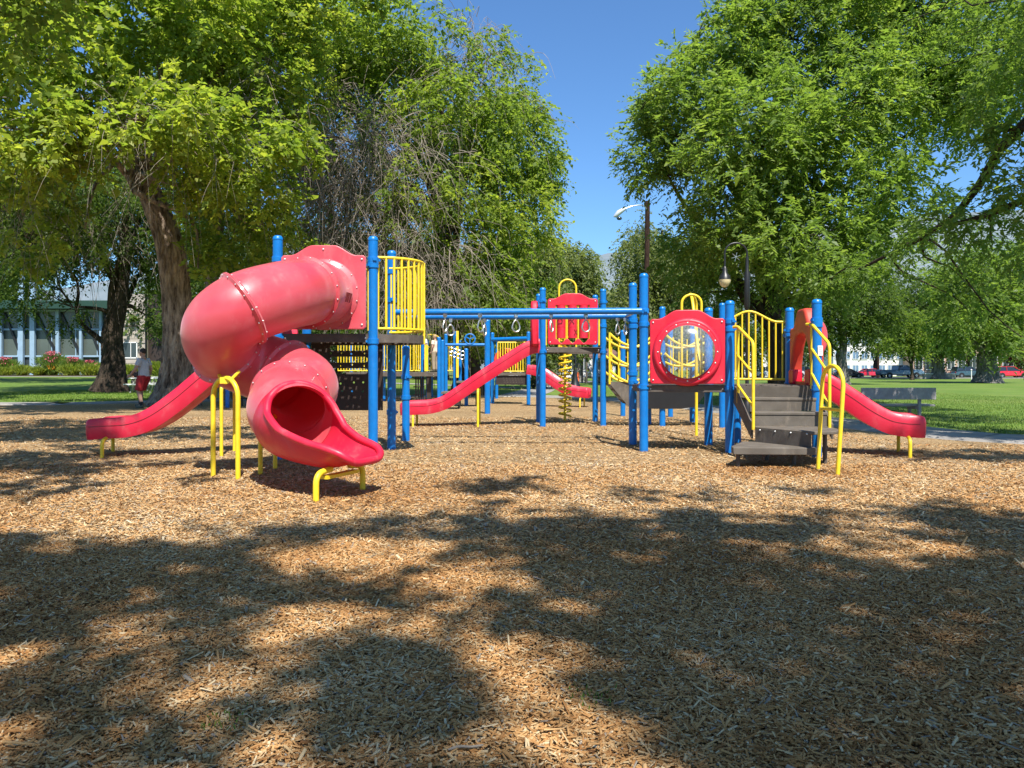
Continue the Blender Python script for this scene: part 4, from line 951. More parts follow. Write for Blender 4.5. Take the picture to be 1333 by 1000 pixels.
for yy in (15.9, 17.0):
    for (xa, xb) in ((2.03, 3.10), (3.16, 4.24)):
        for zt_ in (1.92, 1.52, 1.16):
            pts = [(xa + (xb - xa) * t_, yy, zt_ - 0.26 * (1 - (2 * t_ - 1) ** 2)) for t_ in np.linspace(0, 1, 15)]
            mb = MB(); mb.tube(pts, 0.026, 8); mb.build('sagging_rail', YELLOW, tE)
        for k in range(1 if yy < 16 else 0, 6):
            if yy < 16 and k not in (1,): continue
            baluster(tE, xa + (xb - xa) * k / 6, yy + 0.03, 0.9, 1.86, 0.014)
    for xe in (2.02, 4.2):
        mb = MB(); mb.tube([(xe, yy, 0.88), (xe, yy, 1.95)], 0.023, 10); mb.build('end_upright', YELLOW, tE)
at_base(tE, (3.1, 16.4, 0))

# ---------- far playground beyond the ring ladder
tF = thing('play_tower', 'distant play tower with long yellow railing where two people stand', 'play tower')
def fpost(par, px, Y, h, r=PR): return post(par, W(px, 0, Y).x, Y, h, (), r)
fpost(tF, 550, 28.9, 2.47); fpost(tF, 556.5, 31.5, 3.0); fpost(tF, 562, 33, 2.9); fpost(tF, 571.5, 26.0, 2.3); fpost(tF, 576, 27.2, 2.25); fpost(tF, 580.5, 29, 2.55); fpost(tF, 592, 28.2, 2.6); fpost(tF, 599, 30.5, 2.35); fpost(tF, 457.5, 29.5, 2.4); fpost(tF, 500, 29, 2.4)
DF = 1.10
dx0, dx1 = W(455, 0, 29).x, W(577, 0, 29).x
perforated(tF, None, dx0, dx1, 28.2, 31.3, DF, 0.3, 0.08); skirt(tF, [(dx0, 28.2), (dx1, 28.2), (dx1, 31.3), (dx0, 31.3)], DF - 0.16, DF - 0.01)
def barrier(par, p0, p1, z0, z1, n, m=YELLOW, r=0.018):
    p0, p1 = Vector(p0), Vector(p1); mb = MB(); mb.tube([(p0.x, p0.y, z1), (p1.x, p1.y, z1)], r * 1.3, 8); o = mb.build('barrier', m, par)
    mb = MB(); mb.tube([(p0.x, p0.y, z0), (p1.x, p1.y, z0)], r * 1.2, 8); mb.build('bottom_rail', m, o)
    for k in range(n + 1):
        p = p0 + (p1 - p0) * k / n; baluster(o, p.x, p.y, z0, z1, r, m)
    return o
barrier(tF, (W(540, 0, 28.4).x, 28.4), (W(547, 0, 28.4).x, 28.4), DF + 0.05, 2.15, 3)
barrier(tF, (W(440, 0, 28.4).x, 28.4), (W(538, 0, 28.4).x, 28.4), DF + 0.05, 2.15, 26)
barrier(tF, (W(553, 0, 31).x, 31), (W(574, 0, 31).x, 31), DF + 0.05, 2.10, 5)
barrier(tF, (W(582, 0, 30).x, 30), (W(590, 0, 30).x, 30), DF + 0.05, 2.10, 3)
mb = MB(); mb.box((W(555, 0, 28.5).x, 28.5, 1.62), (0.13, 0.05, 0.98)); mb.build('slat', YELLOW, tF)
mb = MB(); mb.box((W(595.5, 0, 28).x, 28, 1.75), (0.09, 0.09, 1.7)); mb.build('upright', YELLOW, tF)
rail(tF, [(W(553, 0, 31).x, 30.6, 2.58), (W(572, 0, 31).x, 30.6, 2.58), (W(575, 0, 31).x, 30.6, 2.1)], 0.03, 0.3)
mb = MB()
for k in range(4): mb.box((W(541 + k * 3.0, 0, 28.6).x, 28.7, 0.55), (0.05, 0.05, 1.0))
mb.build('climber_frame', DARKP, tF, kind=None)
for k in range(3):
    mb = MB(); mb.box((W(545, 0, 28.6).x, 28.68, 0.25 + 0.3 * k), (0.42, 0.04, 0.04)); mb.build('rung', DARKP, tF)
mb = MB(); mb.box((W(558, 0, 28.5).x, 28.6, 0.55), (0.16, 0.08, 1.05)); mb.build('side_panel', DARKP, tF)
at_base(tF, (-3.6, 29, 0))

tG = thing('play_tower', 'distant play tower with yellow barrier, red tunnel panel and dark deck panel', 'play tower')
fpost(tG, 634.5, 20.6, 2.54, 0.075); fpost(tG, 641, 27, 2.5); fpost(tG, 646.5, 31.6, 2.4); fpost(tG, 688, 26, 2.48); fpost(tG, 607, 25.5, 1.9)
mb = MB(); mb.tube([(W(641, 0, 27).x, 27, 2.24), (W(688, 0, 26).x, 26, 2.24)], 0.075, 12); mb.build('beam', BLUE, tG)
mb = MB(); mb.tube([(W(580, 0, 26).x, 26, 2.03), (W(637, 0, 26).x, 26, 2.03)], 0.05, 12); mb.build('beam', BLUE, tG)
barrier(tG, (W(648, 0, 26.3).x, 26.3), (W(684, 0, 26.3).x, 26.3), 1.13, 2.12, 11)
gx0_, gx1_ = W(646, 0, 26.3).x, W(687, 0, 26.3).x
perforated(tG, None, gx0_, gx1_, 26.2, 27.4, 1.09, 0.2, 0.06)
mb = MB(); mb.box(((gx0_ + gx1_) / 2, 26.15, 1.04), (gx1_ - gx0_, 0.05, 0.1)); mb.build('deck_edge', STEP, tG)
mb = MB(); mb.box(((gx0_ + gx1_) / 2, 26.2, 0.83), (gx1_ - gx0_, 0.05, 0.31)); dp = mb.build('deck_panel', DARKP, tG)
for r in range(3):
    for k in range(7):
        mb = MB(); mb.box((gx0_ + 0.25 + k * 0.1 + 0.02 * r, 26.17, 0.9 - r * 0.07), (0.05, 0.012, 0.022)); q = mb.build('raised_dash', STEP, dp)
a0, a1 = W(643, 0, 27).x, W(675, 0, 27).x; am = (a0 + a1) / 2; ar = (a1 - a0) / 2
outl = [(a0, 1.12), (a1, 1.12)] + [(am + ar * math.cos(t_), 1.52 + ar * math.sin(t_)) for t_ in np.linspace(0, PI, 17)]
hole = [(am - ar * .62, 1.16), (am + ar * .62, 1.16)] + [(am + ar * .62 * math.cos(t_), 1.5 + ar * .62 * math.sin(t_)) for t_ in np.linspace(0, PI, 13)]
o = obj('tunnel_panel', curve_mesh('tunnel_panel', [outl, hole], 0.4, ORANGE_RED, 0.03), tG); o.location = (0, 27.1, 0)
mb = MB(); mb.box((am, 27.42, 1.45), (ar * 1.1, 0.04, 0.6)); mb.build('tunnel_back', RED, tG)
for (pa, pb2, py, Y, zt) in ((594, 623, 497, 24.5, 0.82), (574.5, 600, 511, 23.0, 0.52)):
    xa, xb = W(pa, 0, Y).x, W(pb2, 0, Y).x
    mb = MB(); mb.box(((xa + xb) / 2, Y + 0.4, zt - 0.03), (xb - xa, 0.9, 0.07)); pl_ = mb.build('step_platform', STEP, tG, bevel=0.01)
    mb = MB(); mb.box(((xa + xb) / 2, Y + 0.03, zt - 0.23), (xb - xa - 0.08, 0.05, 0.32)); mb.build('platform_panel', DARKP, pl_)
    for xx in (xa + .08, xb - .08):
        mb = MB(); mb.tube([(xx, Y + 0.4, -.05), (xx, Y + 0.4, zt - .05)], 0.04, 8); mb.build('platform_leg', DARKP, pl_)
# steering panel + white web piece on the far tower
mb = MB(); cxx = W(612, 0, 25.6).x; mb.tube([(cxx + 0.17 * math.cos(t_), 25.5, 2.20 + 0.17 * math.sin(t_)) for t_ in np.linspace(0, 2 * PI, 21)[:-1]], 0.025, 8, closed=True)
for a in (0.5, 2.6, 4.7): mb.tube([(cxx, 25.5, 2.2), (cxx + 0.17 * math.cos(a), 25.5, 2.2 + 0.17 * math.sin(a))], 0.02, 6)
mb.build('steering_wheel', BLUE, tG)
mb = MB(); cxx = W(595, 0, 25.4).x
for k in range(4):
    for q in range(2): mb.tube([(cxx - 0.18 + k * 0.12 + 0.075 * math.cos(t_), 25.3, 1.72 - 0.04 * k + q * .12 + 0.075 * math.sin(t_)) for t_ in np.linspace(0, 2 * PI, 13)[:-1]], 0.014, 6, closed=True)
mb.build('chain_web', STEEL, tG)
at_base(tG, (0, 26, 0))
slide('far_slide', 'distant red slide curving down behind the yellow coil climber', [(0, 1.15), (0.35, 1.08), (0.8, 0.80), (1.2, 0.55), (1.5, 0.46), (1.8, 0.42), (2.0, 0.40)], (0.55, 24.9), math.atan2(-0.30, 1), 0.46, [(1.75, -0.34, 0.30, 1), (1.75, 0.34, 0.3, 1)], wall=0.18)
cf = thing('climbing_frame', 'distant blue and dark climbing frame seen under the tube slide hoop', 'climbing frame')
fpost(cf, 296, 24, 2.1); fpost(cf, 322, 26.5, 1.9)
for k in range(5):
    mb = MB(); mb.tube([(W(310 + 5.5 * k, 0, 25).x, 25, 0), (W(310 + 5.5 * k, 0, 25).x, 25, 1.55)], 0.03 if k else 0.07, 8); mb.build('bar', DARKP, cf)
for k in range(5):
    mb = MB(); mb.tube([(W(309, 0, 25).x, 25, .25 + .3 * k), (W(333, 0, 25).x, 25, .25 + .3 * k)], 0.025, 8); mb.build('rung', DARKP, cf)
for k in range(3):
    mb = MB(); mb.tube([(W(278 + 4 * k, 0, 27).x, 27, 0.2), (W(278 + 4 * k, 0, 27).x, 27, 1.3)], 0.03, 8); mb.build('upright', YELLOW, cf)
at_base(cf, (-9, 25, 0))

# ---------- park bench
def bench(label, x0, x1, Y, skew=0.0, top=0.80):
    t = thing('park_bench', label, 'bench'); xm_ = (x0 + x1) / 2; L = x1 - x0
    mb = MB(); mb.box((xm_, Y, top - 0.125), (L, 0.05, 0.25)); mb.build('backrest', BENCH, t, bevel=0.008)
    for k in range(2):
        mb = MB(); mb.box((xm_ + 0.08, Y + 0.24 + 0.2 * k, 0.42), (L, 0.17, 0.045)); mb.build('seat_plank', BENCH, t, bevel=0.008)
    for s in (-0.36, 0.30):
        mb = MB(); mb.box((xm_ + s * L, Y + 0.055, (top - .02) / 2), (0.06, 0.055, top - .05)); mb.box((xm_ + s * L, Y + 0.3, 0.37), (0.06, 0.46, 0.06)); mb.box((xm_ + s * L, Y + 0.46, 0.17), (0.06, 0.06, 0.36)); mb.build('leg', BENCH, t, bevel=0.006)
    at_base(t, (xm_, Y, 0)); return t
bench('weathered grey park bench with plain back plank on the lawn', W(1121, 0, 16.2).x, W(1218, 0, 16.2).x, 16.2)

# ---------- lamps and poles
CREAM = mat('cream_lamp_glass', (0.75, 0.62, 0.36), 0.25, var=0.1)
lp = thing('park_lamp', 'black crook-necked park lamp with hanging cream globe above the panel tower', 'street lamp')
Yl = 18.5; xl = W(972.5, 0, Yl).x; q_ = Yl / 28
def zz(z): return CAM_Z + (z - CAM_Z) * q_
mb = MB(); mb.lathe([(0.13, 0), (0.13, 0.3), (0.08, 0.4), (0.045, 0.55), (0.04, zz(3.4)), (0.056, zz(3.45)), (0.07, zz(3.5)), (0.07, zz(4.7)), (0.045, zz(4.8)), (0.035, zz(5.3)), (0, zz(5.32))], (xl, Yl, 0), 16); mb.build('pole', BLACK, lp)
xg = W(943.5, 0, Yl).x; ra = (xl - xg) / 2; xc_ = (xl + xg) / 2
mb = MB(); mb.tube([(xl, Yl, zz(5.0))] + [(xc_ + ra * math.cos(t_), Yl, zz(5.42) + ra * 0.95 * math.sin(t_)) for t_ in np.linspace(0, PI, 15)] + [(xg, Yl, zz(4.85))], 0.024, 10); arm = mb.build('crook', BLACK, lp)
mb = MB()
for k in range(3):
    a = k * PI / 3 + .3; mb.tube([(xc_ - .11 * math.cos(a), Yl, zz(5.30) - .11 * math.sin(a)), (xc_ + .11 * math.cos(a), Yl, zz(5.30) + .11 * math.sin(a))], 0.007, 6)
mb.build('star', STEEL, arm)
mb = MB(); mb.lathe([(0.04 * q_, zz(4.95)), (0.09 * q_, zz(4.85)), (0.10 * q_, zz(4.72)), (0.19 * q_, zz(4.60)), (0.22 * q_, zz(4.47))], (xg, Yl, 0), 18); mb.build('lamp_cap', BLACK, lp)
mb = MB(); mb.lathe([(0.215 * q_, zz(4.47)), (0.205 * q_, zz(4.38)), (0.15 * q_, zz(4.26)), (0.07 * q_, zz(4.20)), (0, zz(4.185))], (xg, Yl, 0), 18); mb.build('globe', CREAM, lp)
at_base(lp, (xl, Yl, 0))
lp = thing('lamp_post', 'slim black lamp post on a flared base in the far lawn below the game panel', 'street lamp')
xl, Yl = W(748.5, 0, 46).x, 46
mb = MB(); mb.box((xl, Yl, 0.06), (0.9, 0.9, 0.12)); mb.build('footing', CONC, lp)
mb = MB(); mb.lathe([(0.36, 0.1), (0.30, 0.25), (0.2, 0.5), (0.12, 0.9), (0.085, 1.4), (0.075, 4.2), (0.0, 4.25)], (xl, Yl, 0), 14); mb.build('pole', BLACK, lp)
mb = MB(); mb.ball((xl, Yl, 4.4), 0.24, 14, 10); mb.build('globe', CREAM, lp); at_base(lp, (xl, Yl, 0))
up = thing('utility_pole', 'tall brown wooden pole with silver cobra-head street light over the tree gap', 'street light')
xu, Yu = W(843, 0, 56).x, 56
UTIL = bark_mat('weathered_pole_wood', (0.022, 0.012, 0.009), (0.065, 0.036, 0.025), 9)
mb = MB(); mb.tube([(xu - 0.15, Yu, 0), (xu, Yu, W(0, 262, 56).z)], [0.23, 0.17], 12); mb.build('pole', UTIL, up)
z1 = W(0, 279, 56).z; xh = W(812, 0, 56).x
mb = MB(); mb.tube(catmull([(xu, Yu - .1, W(0, 276, 56).z), (xu - 0.35, Yu - .3, W(0, 269, 56).z), (xu - 1.1, Yu - .5, W(0, 270, 56).z), (xh, Yu - .6, W(0, 274, 56).z)], 6), 0.035, 8); mb.build('arm', STEEL, up)
mb = MB(); hx = W(799, 0, 56).x
mb.tube([(xh + 0.1, Yu - .6, W(0, 273.5, 56).z), (xh - 0.1, Yu - .6, W(0, 275, 56).z), (xh - 0.45, Yu - .6, W(0, 279, 56).z), (hx + .05, Yu - .6, W(0, 283.5, 56).z), (hx - .1, Yu - .6, W(0, 284.5, 56).z)], [0.06, 0.14, 0.19, 0.15, 0.03], 12); mb.build('lamp_head', mat('pale_grey_cast', (0.6, 0.62, 0.64), 0.4, metal=0.3), up)
mb = MB(); mb.ball((hx + 0.32, Yu - .6, W(0, 286.5, 56).z), (0.2, 0.15, 0.13), 12, 8); mb.build('lamp_lens', GLASSD, up); at_base(up, (xu, Yu, 0))
for (px, Y, lab) in ((1143, 118, 'far brown pole beside the red sedan across the lawn'),):
    t = thing('utility_pole', lab, 'pole'); x = W(px, 0, Y).x
    mb = MB(); mb.tube([(x, Y, 0), (x, Y, 7.5)], [0.2, 0.15], 10); mb.build('pole', UTIL, t); mb = MB(); mb.box((x, Y, 5.6), (0.9, 0.3, 0.5)); mb.build('box', STEEL, t); at_base(t, (x, Y, 0))
st_ = thing('lawn_stake', 'thin pale stake standing in the lawn before the big flared trunk', 'stake'); x = W(1264.5, 0, 85).x
mb = MB(); mb.tube([(x, 85, 0), (x, 85, 1.15)], 0.05, 8); mb.build('stake', STUCCO, st_); mb = MB(); mb.ball((x, 85, 1.2), 0.09, 8, 6); mb.build('knob', STUCCO, st_); at_base(st_, (x, 85, 0))

# ---------- cars
TYRE = mat('tyre_rubber', (0.02, 0.02, 0.02), 0.8); CHROME = mat('wheel_alloy', (0.55, 0.55, 0.56), 0.3, metal=0.8); CARGL = mat('car_glass', (0.02, 0.025, 0.03), 0.06, spec=0.8); LAMPG = mat('lamp_glass', (0.8, 0.8, 0.78), 0.1); TAIL = mat('tail_lamp', (0.35, 0.01, 0.01), 0.2)
def car(name, label, cat, px0, px1, Y, paint, style, group='vehicles parked along the street', flip=False, stripe=None):
    """side-on car built nose towards +x, then mirrored if flip"""
    L = (px1 - px0) * Y / 1000; xm_ = W((px0 + px1) / 2, 0, Y).x
    t = thing(name, label, cat, group=group)
    S = {'sedan': dict(w=.88, body=[(0, .40, .62), (.03, .28, .78), (.25, .25, .93), (.62, .25, .95), (.80, .25, .90), (.97, .28, .72), (1, .40, .60)], cab=[(.10, .93), (.27, 1.40), (.55, 1.44), (.76, .93)]),
         'suv': dict(w=.93, body=[(0, .45, .75), (.02, .33, .98), (.25, .30, 1.06), (.62, .30, 1.06), (.80, .30, 1.02), (.97, .33, .86), (1, .45, .72)], cab=[(.03, 1.02), (.10, 1.66), (.55, 1.70), (.76, 1.04)]),
         'pickup': dict(w=1.0, body=[(0, .60, 1.10), (.02, .48, 1.22), (.36, .45, 1.22), (.40, .45, 1.20), (.74, .45, 1.22), (.96, .48, 1.12), (1, .60, .98)], cab=[(.385, 1.20), (.41, 1.86), (.62, 1.90), (.74, 1.22)])}[style]
    sg_ = -1 if flip else 1
    def fx(f): return xm_ + sg_ * (f - 0.5) * L
    hw = S['w']; zg = 0.02
    vs = []; fs = []
    body = []
    for i in range(len(S['body']) - 1):
        f0, a0, b0 = S['body'][i]; f1, a1, b1 = S['body'][i + 1]
        for k in range(3): body.append((f0 + (f1 - f0) * k / 3, a0 + (a1 - a0) * k / 3, b0 + (b1 - b0) * k / 3))
    body.append(S['body'][-1])
    for f, zb_, zt_ in body:
        e = 1 - 0.16 * max(0, (abs(f - .5) - .40) / .10) ** 2
        h = hw * e; zm = zb_ + (zt_ - zb_) * .55
        for (y, z) in ((-h * .90, zb_), (-h, zb_ + .1), (-h, zm), (-h * .93, zt_ - .04), (-h * .82, zt_), (h * .82, zt_), (h * .93, zt_ - .04), (h, zm), (h, zb_ + .1), (h * .90, zb_)): vs.append((fx(f), Y + y, z + zg))
    n = 10
    for i in range(len(body) - 1):
        for k in range(n): fs.append((i * n + k, i * n + (k + 1) % n, (i + 1) * n + (k + 1) % n, (i + 1) * n + k))
    fs += [tuple(range(n)), tuple((len(body) - 1) * n + k for k in range(n))]
    mb = MB(); mb.add(vs, fs); bd = mb.build('body', paint, t, smooth=35)
    (fa_, za), (fb_, zb2), (fc, zc_), (fd, zd) = S['cab']
    def cabin(ins, ztop, m, nm, par, w0=.93, w1=.80):
        vs = []
        for (f, z, wd) in ((fa_ + ins, za, w0), (fb_ + ins * .6, ztop, w1), (fc - ins * .6, ztop, w1), (fd - ins, zd, w0)):
            for s in (-1, 1): vs.append((fx(f), Y + s * hw * wd, z + zg))
        mb = MB(); mb.add(vs, [(0, 2, 4, 6), (1, 7, 5, 3), (0, 1, 3, 2), (2, 3, 5, 4), (4, 5, 7, 6), (0, 6, 7, 1)]); return mb.build(nm, m, par, smooth=0, bevel=0.03)
    cabin(0, zb2 - .06, CARGL, 'window_glass', t)
    mb = MB(); mb.box(((fx(fb_) + fx(fc)) / 2, Y, zb2 - .03 + zg), (abs(fx(fc) - fx(fb_)) + .1, hw * 1.62, .07)); mb.build('roof', paint, t, bevel=0.03)
    fm_ = (fb_ + fc) / 2
    mb = MB()
    for s in (-1, 1):
        for (p, q) in (((fa_ + .005, za), (fb_, zb2 - .05)), ((fc, zb2 - .05), (fd - .005, zd)), ((fm_, za), (fm_, zb2 - .05))):
            mb.beam((fx(p[0]), Y + s * hw * .935, p[1] + zg), (fx(q[0]), Y + s * hw * .815, q[1] + zg), 0.05, 0.09)
    mb.build('pillar_frame', paint, t)
    wr = 0.39 if style == 'pickup' else 0.33 if style == 'sedan' else 0.36
    for f in (.19, .81):
        for s in (-1, 1):
            Mx_ = Matrix.Rotation(R(90), 4, 'X'); mb = MB(); mb.lathe([(wr * .62, -.11), (wr * .94, -.11), (wr, -.06), (wr, .06), (wr * .94, .11), (wr * .62, .11)], (fx(f), Y + s * (hw - .10), wr + zg), 22, M=Mx_); wh = mb.build('wheel', TYRE, t)
            mb = MB(); mb.lathe([(0, -.10), (wr * .25, -.115), (wr * .6, -.10), (wr * .63, 0), (wr * .6, .10), (wr * .25, .115), (0, .10)], (fx(f), Y + s * (hw - .10), wr + zg), 18, M=Mx_); mb.build('rim', CHROME, wh)
            if s == -1:
                mb = MB(); mb.lathe([(wr * 1.0, -.012), (wr * 1.14, -.012), (wr * 1.14, .012), (wr * 1.0, .012)], (fx(f), Y + s * (hw - .005), wr + .03 + zg), 22, M=Mx_); mb.build('wheel_arch', BLACK, t)
    for s in (-1, 1):
        e = S['body'][-1]; mb = MB(); mb.box((fx(.985), Y + s * hw * .66, e[2] - .02 + zg), (.14, .34, .14)); mb.build('headlight', LAMPG, t, bevel=.03)
        e = S['body'][0]; mb = MB(); mb.box((fx(.012), Y + s * hw * .70, e[2] + .06 + zg), (.10, .26, .2)); mb.build('tail_light', TAIL, t, bevel=.02)
    for f in (.36, .58):
        mb = MB(); mb.box((fx(f), Y - hw * 1.0, S['body'][2][2] - .2 + zg), (.18, .03, .035)); mb.build('door_handle', CHROME, t)
    mb = MB(); mb.box((fx(fd - .03), Y - hw - .07, zd + .1 + zg), (.1, .16, .13)); mb.build('mirror', paint, t, bevel=.02)
    if stripe:
        for k in range(3):
            mb = MB(); c0 = fx(.50 + .035 * k)
            mb.add([(c0, Y - hw - .004, .72), (c0 + .10, Y - hw - .004, .72), (c0 + .34, Y - hw * .985 - .008, 1.08), (c0 + .22, Y - hw * .985 - .008, 1.08), (c0, Y - hw + .004, .72), (c0 + .10, Y - hw + .004, .72), (c0 + .34, Y - hw * .985 + .004, 1.08), (c0 + .22, Y - hw * .985 + .004, 1.08)], [(0, 1, 2, 3), (7, 6, 5, 4), (0, 4, 5, 1), (1, 5, 6, 2), (2, 6, 7, 3), (3, 7, 4, 0)]); mb.build('door_stripe', stripe, t)
    at_base(t, (xm_, Y, 0)); return t
def paint(name, c): return mat(name, c, 0.25, spec=0.6, coat=0.6, var=0.05)
P_RED, P_RED2, P_BLK, P_BLU, P_TEAL, P_WHT, P_SIL = paint('red_car_paint', (0.55, 0.012, 0.03)), paint('bright_red_car_paint', (0.62, 0.012, 0.018)), paint('black_car_paint', (0.012, 0.013, 0.015)), paint('slate_blue_car_paint', (0.085, 0.145, 0.19)), paint('dark_teal_car_paint', (0.04, 0.085, 0.095)), paint('white_car_paint', (0.75, 0.75, 0.75)), paint('silver_car_paint', (0.45, 0.47, 0.49))
car('parked_car', 'black sedan parked behind the pale grey trunk on the far street', 'car', 1082, 1122, 113, P_BLK, 'sedan')
car('parked_car', 'red sedan parked between the black sedan and the slate pickup', 'car', 1112, 1146, 121, P_RED, 'sedan', flip=True)
car('pickup_truck', 'slate blue pickup truck with pale diagonal stripes on its door', 'pickup truck', 1143, 1199, 109, P_BLU, 'pickup', stripe=P_SIL)
car('parked_car', 'dark teal wagon parked behind the low concrete walls', 'car', 1240, 1278, 112, P_TEAL, 'suv')
car('parked_car', 'bright red wagon with silver roof glare beside the flared trunk', 'car', 1291, 1336, 109, P_RED2, 'suv')
car('parked_car', 'small red hatchback mostly hidden between teal wagon and flared trunk', 'car', 1262, 1296, 121, P_RED, 'sedan')
car('parked_car', 'white car seen through the arched stair railing', 'car', 983, 1017, 112, P_WHT, 'suv')
car('parked_car', 'silver car seen under the red slide hood', 'car', 1034, 1066, 114, P_SIL, 'suv')

# ================================================================ PEOPLE
SKIN = mat('skin', (0.42, 0.24, 0.17), 0.55, spec=0.35); HAIR = mat('dark_hair', (0.02, 0.013, 0.01), 0.7)
def fused(name, parts, vox, m, parent, smooth_it=2):
    """one continuous surface grown from overlapping tapered volumes"""
    mb = MB()
    for p in parts:
        if p[0] == 'b': mb.ball(p[1], p[2], 16, 12)
        else: mb.tube(p[1], list(p[2]), 12)
    me = mb.mesh(name, m); o = bpy.data.objects.new(name, me); C.objects.link(o)
    r = o.modifiers.new('r', 'REMESH'); r.mode = 'VOXEL'; r.voxel_size = vox; r.use_smooth_shade = True
    s = o.modifiers.new('s', 'SMOOTH'); s.iterations = smooth_it; s.factor = 0.5
    dg = bpy.context.evaluated_depsgraph_get(); m2 = bpy.data.meshes.new_from_object(o.evaluated_get(dg)); bpy.data.objects.remove(o); bpy.data.meshes.remove(me)
    m2.name = name; m2.materials.clear(); m2.materials.append(m); m2.shade_smooth()
    return obj(name, m2, parent)
def person(label, loc, rz, J, shirt, bottoms, shoes, vox=0.014, scale=1.0, sleeve=0.6, leg_cover=0.55, hair=HAIR, sock=None):
    t = thing('person', label, 'person')
    V_ = lambda k: Vector(J[k])
    body = [('t', [V_('pelvis'), V_('spine'), V_('chest'), V_('neck')], (.135, .125, .14, .06)), ('t', [V_('neck') - Vector((0, 0, .05)), V_('neck'), V_('head') - Vector((0, 0, .07))], (.07, .055, .055)),
            ('b', V_('head'), (.098, .077, .122)), ('b', V_('head') + Vector((.035, 0, -.05)), (.06, .055, .065)), ('t', [V_('head') + Vector((.085, 0, .02)), V_('head') + Vector((.118, 0, -.02))], (.012, .018))]
    for s in (-1, 1):
        body.append(('b', V_('head') + Vector((-.005, s * .078, -.01)), (.028, .014, .036)))
        k = 'L' if s > 0 else 'R'
        sh, el, wr, hd = V_('sh' + k), V_('el' + k), V_('wr' + k), V_('hd' + k)
        body += [('t', [V_('chest') + Vector((0, s * .08, .06)), sh, el, wr], (.085, .066, .047, .030)), ('t', [wr, (wr + hd) / 2, hd], (.030, .042, .034))]
        dr = (hd - wr).normalized(); ax = dr.cross(Vector((0, 1, 0))).normalized()
        for f in range(4):
            a = hd + ax * (-.030 + .020 * f); ln = (.070, .082, .078, .06)[f]; body.append(('t', [a - dr * .02, a + dr * ln * .55, a + dr * ln + Vector((0, -s * .02, 0))], (.0125, .011, .009)))
        body.append(('t', [wr + dr * .03, wr + dr * .05 + ax * .045, wr + dr * .10 + ax * .055], (.016, .014, .011)))
        hp, kn, an, to = V_('hp' + k), V_('kn' + k), V_('an' + k), V_('to' + k)
        body += [('t', [V_('pelvis') + Vector((0, s * .05, 0)), hp, (hp + kn) / 2, kn, kn * .65 + an * .35, an], (.11, .105, .085, .062, .062, .040)), ('t', [an, (an + to) / 2, to], (.045, .042, .036))]
    fused('body', body, vox, SKIN, t)
    sp = [('t', [V_('pelvis') + Vector((0, 0, -.02)), V_('spine'), V_('chest'), V_('chest') + Vector((0, 0, .11))], (.158, .15, .165, .11))]
    for s in (-1, 1):
        k = 'L' if s > 0 else 'R'; sh, el = V_('sh' + k), V_('el' + k)
        sp += [('t', [V_('chest') + Vector((0, s * .07, .06)), sh, sh + (el - sh) * sleeve], (.10, .085, .078))]
    fused('shirt', sp, vox, shirt, t)
    bt = [('t', [V_('pelvis') + Vector((0, 0, .06)), V_('pelvis') + Vector((0, 0, -.06))], (.15, .155))]
    for s in (-1, 1):
        k = 'L' if s > 0 else 'R'; hp, kn, an = V_('hp' + k), V_('kn' + k), V_('an' + k)
        if leg_cover <= 0.6: bt.append(('t', [hp + Vector((0, 0, .05)), hp, hp + (kn - hp) * (leg_cover * 1.65)], (.13, .13, .115)))
        else: bt.append(('t', [hp + Vector((0, 0, .05)), hp, kn, an], (.13, .125, .09, .075)))
    fused('shorts' if leg_cover <= .6 else 'trousers', bt, vox, bottoms, t)
    for s in (-1, 1):
        k = 'L' if s > 0 else 'R'; an, to = V_('an' + k), V_('to' + k); dn = (to - an).normalized()
        fused('shoe', [('t', [an - dn * .05 + Vector((0, 0, -.045)), an * .5 + to * .5 + Vector((0, 0, -.025)), to + dn * .05], (.056, .058, .044))], vox, shoes, t)
        if sock: fused('sock', [('t', [an + Vector((0, 0, -.02)), an + (V_('kn' + k) - an) * .24], (.056, .056))], vox, sock, t)
    fused('hair', [('b', V_('head') + Vector((-.022, 0, .038)), (.102, .086, .100))], vox, hair, t)
    t.location = loc; t.rotation_euler = (0, 0, rz); t.scale = (scale,) * 3
    return t
walk = dict(pelvis=(0, 0, .96), spine=(.01, 0, 1.14), chest=(.02, 0, 1.33), neck=(.025, 0, 1.52), head=(.055, 0, 1.66), shL=(.01, .185, 1.44), elL=(.10, .25, 1.17), wrL=(.27, .24, 1.00), hdL=(.34, .24, .95), shR=(.02, -.185, 1.44), elR=(-.06, -.25, 1.16), wrR=(.06, -.26, .95), hdR=(.09, -.26, .87),
            hpL=(.01, .10, .92), knL=(.10, .11, .50), anL=(-.02, .11, .10), toL=(.12, .12, .045), hpR=(0, -.10, .92), knR=(.17, -.10, .52), anR=(.20, -.10, .13), toR=(.33, -.11, .09))
GREYT = mat('heather_grey_shirt', (0.42, 0.44, 0.49), 0.9, var=0.12, var_scale=30, bump=0.2); SHORTR = mat('red_shorts', (0.38, 0.012, 0.02), 0.75, var=0.25, var_scale=9); SHOEM = mat('olive_grey_shoe', (0.10, 0.10, 0.07), 0.8); SOCKB = mat('black_sock', (0.012, 0.012, 0.014), 0.9)
person('man in grey shirt and red shorts walking past the big leaning trunk', (W(187.5, 0, 23.6).x, 23.6, 0.0), R(168), walk, GREYT, SHORTR, SHOEM, 0.014, 1.03, sock=SOCKB)
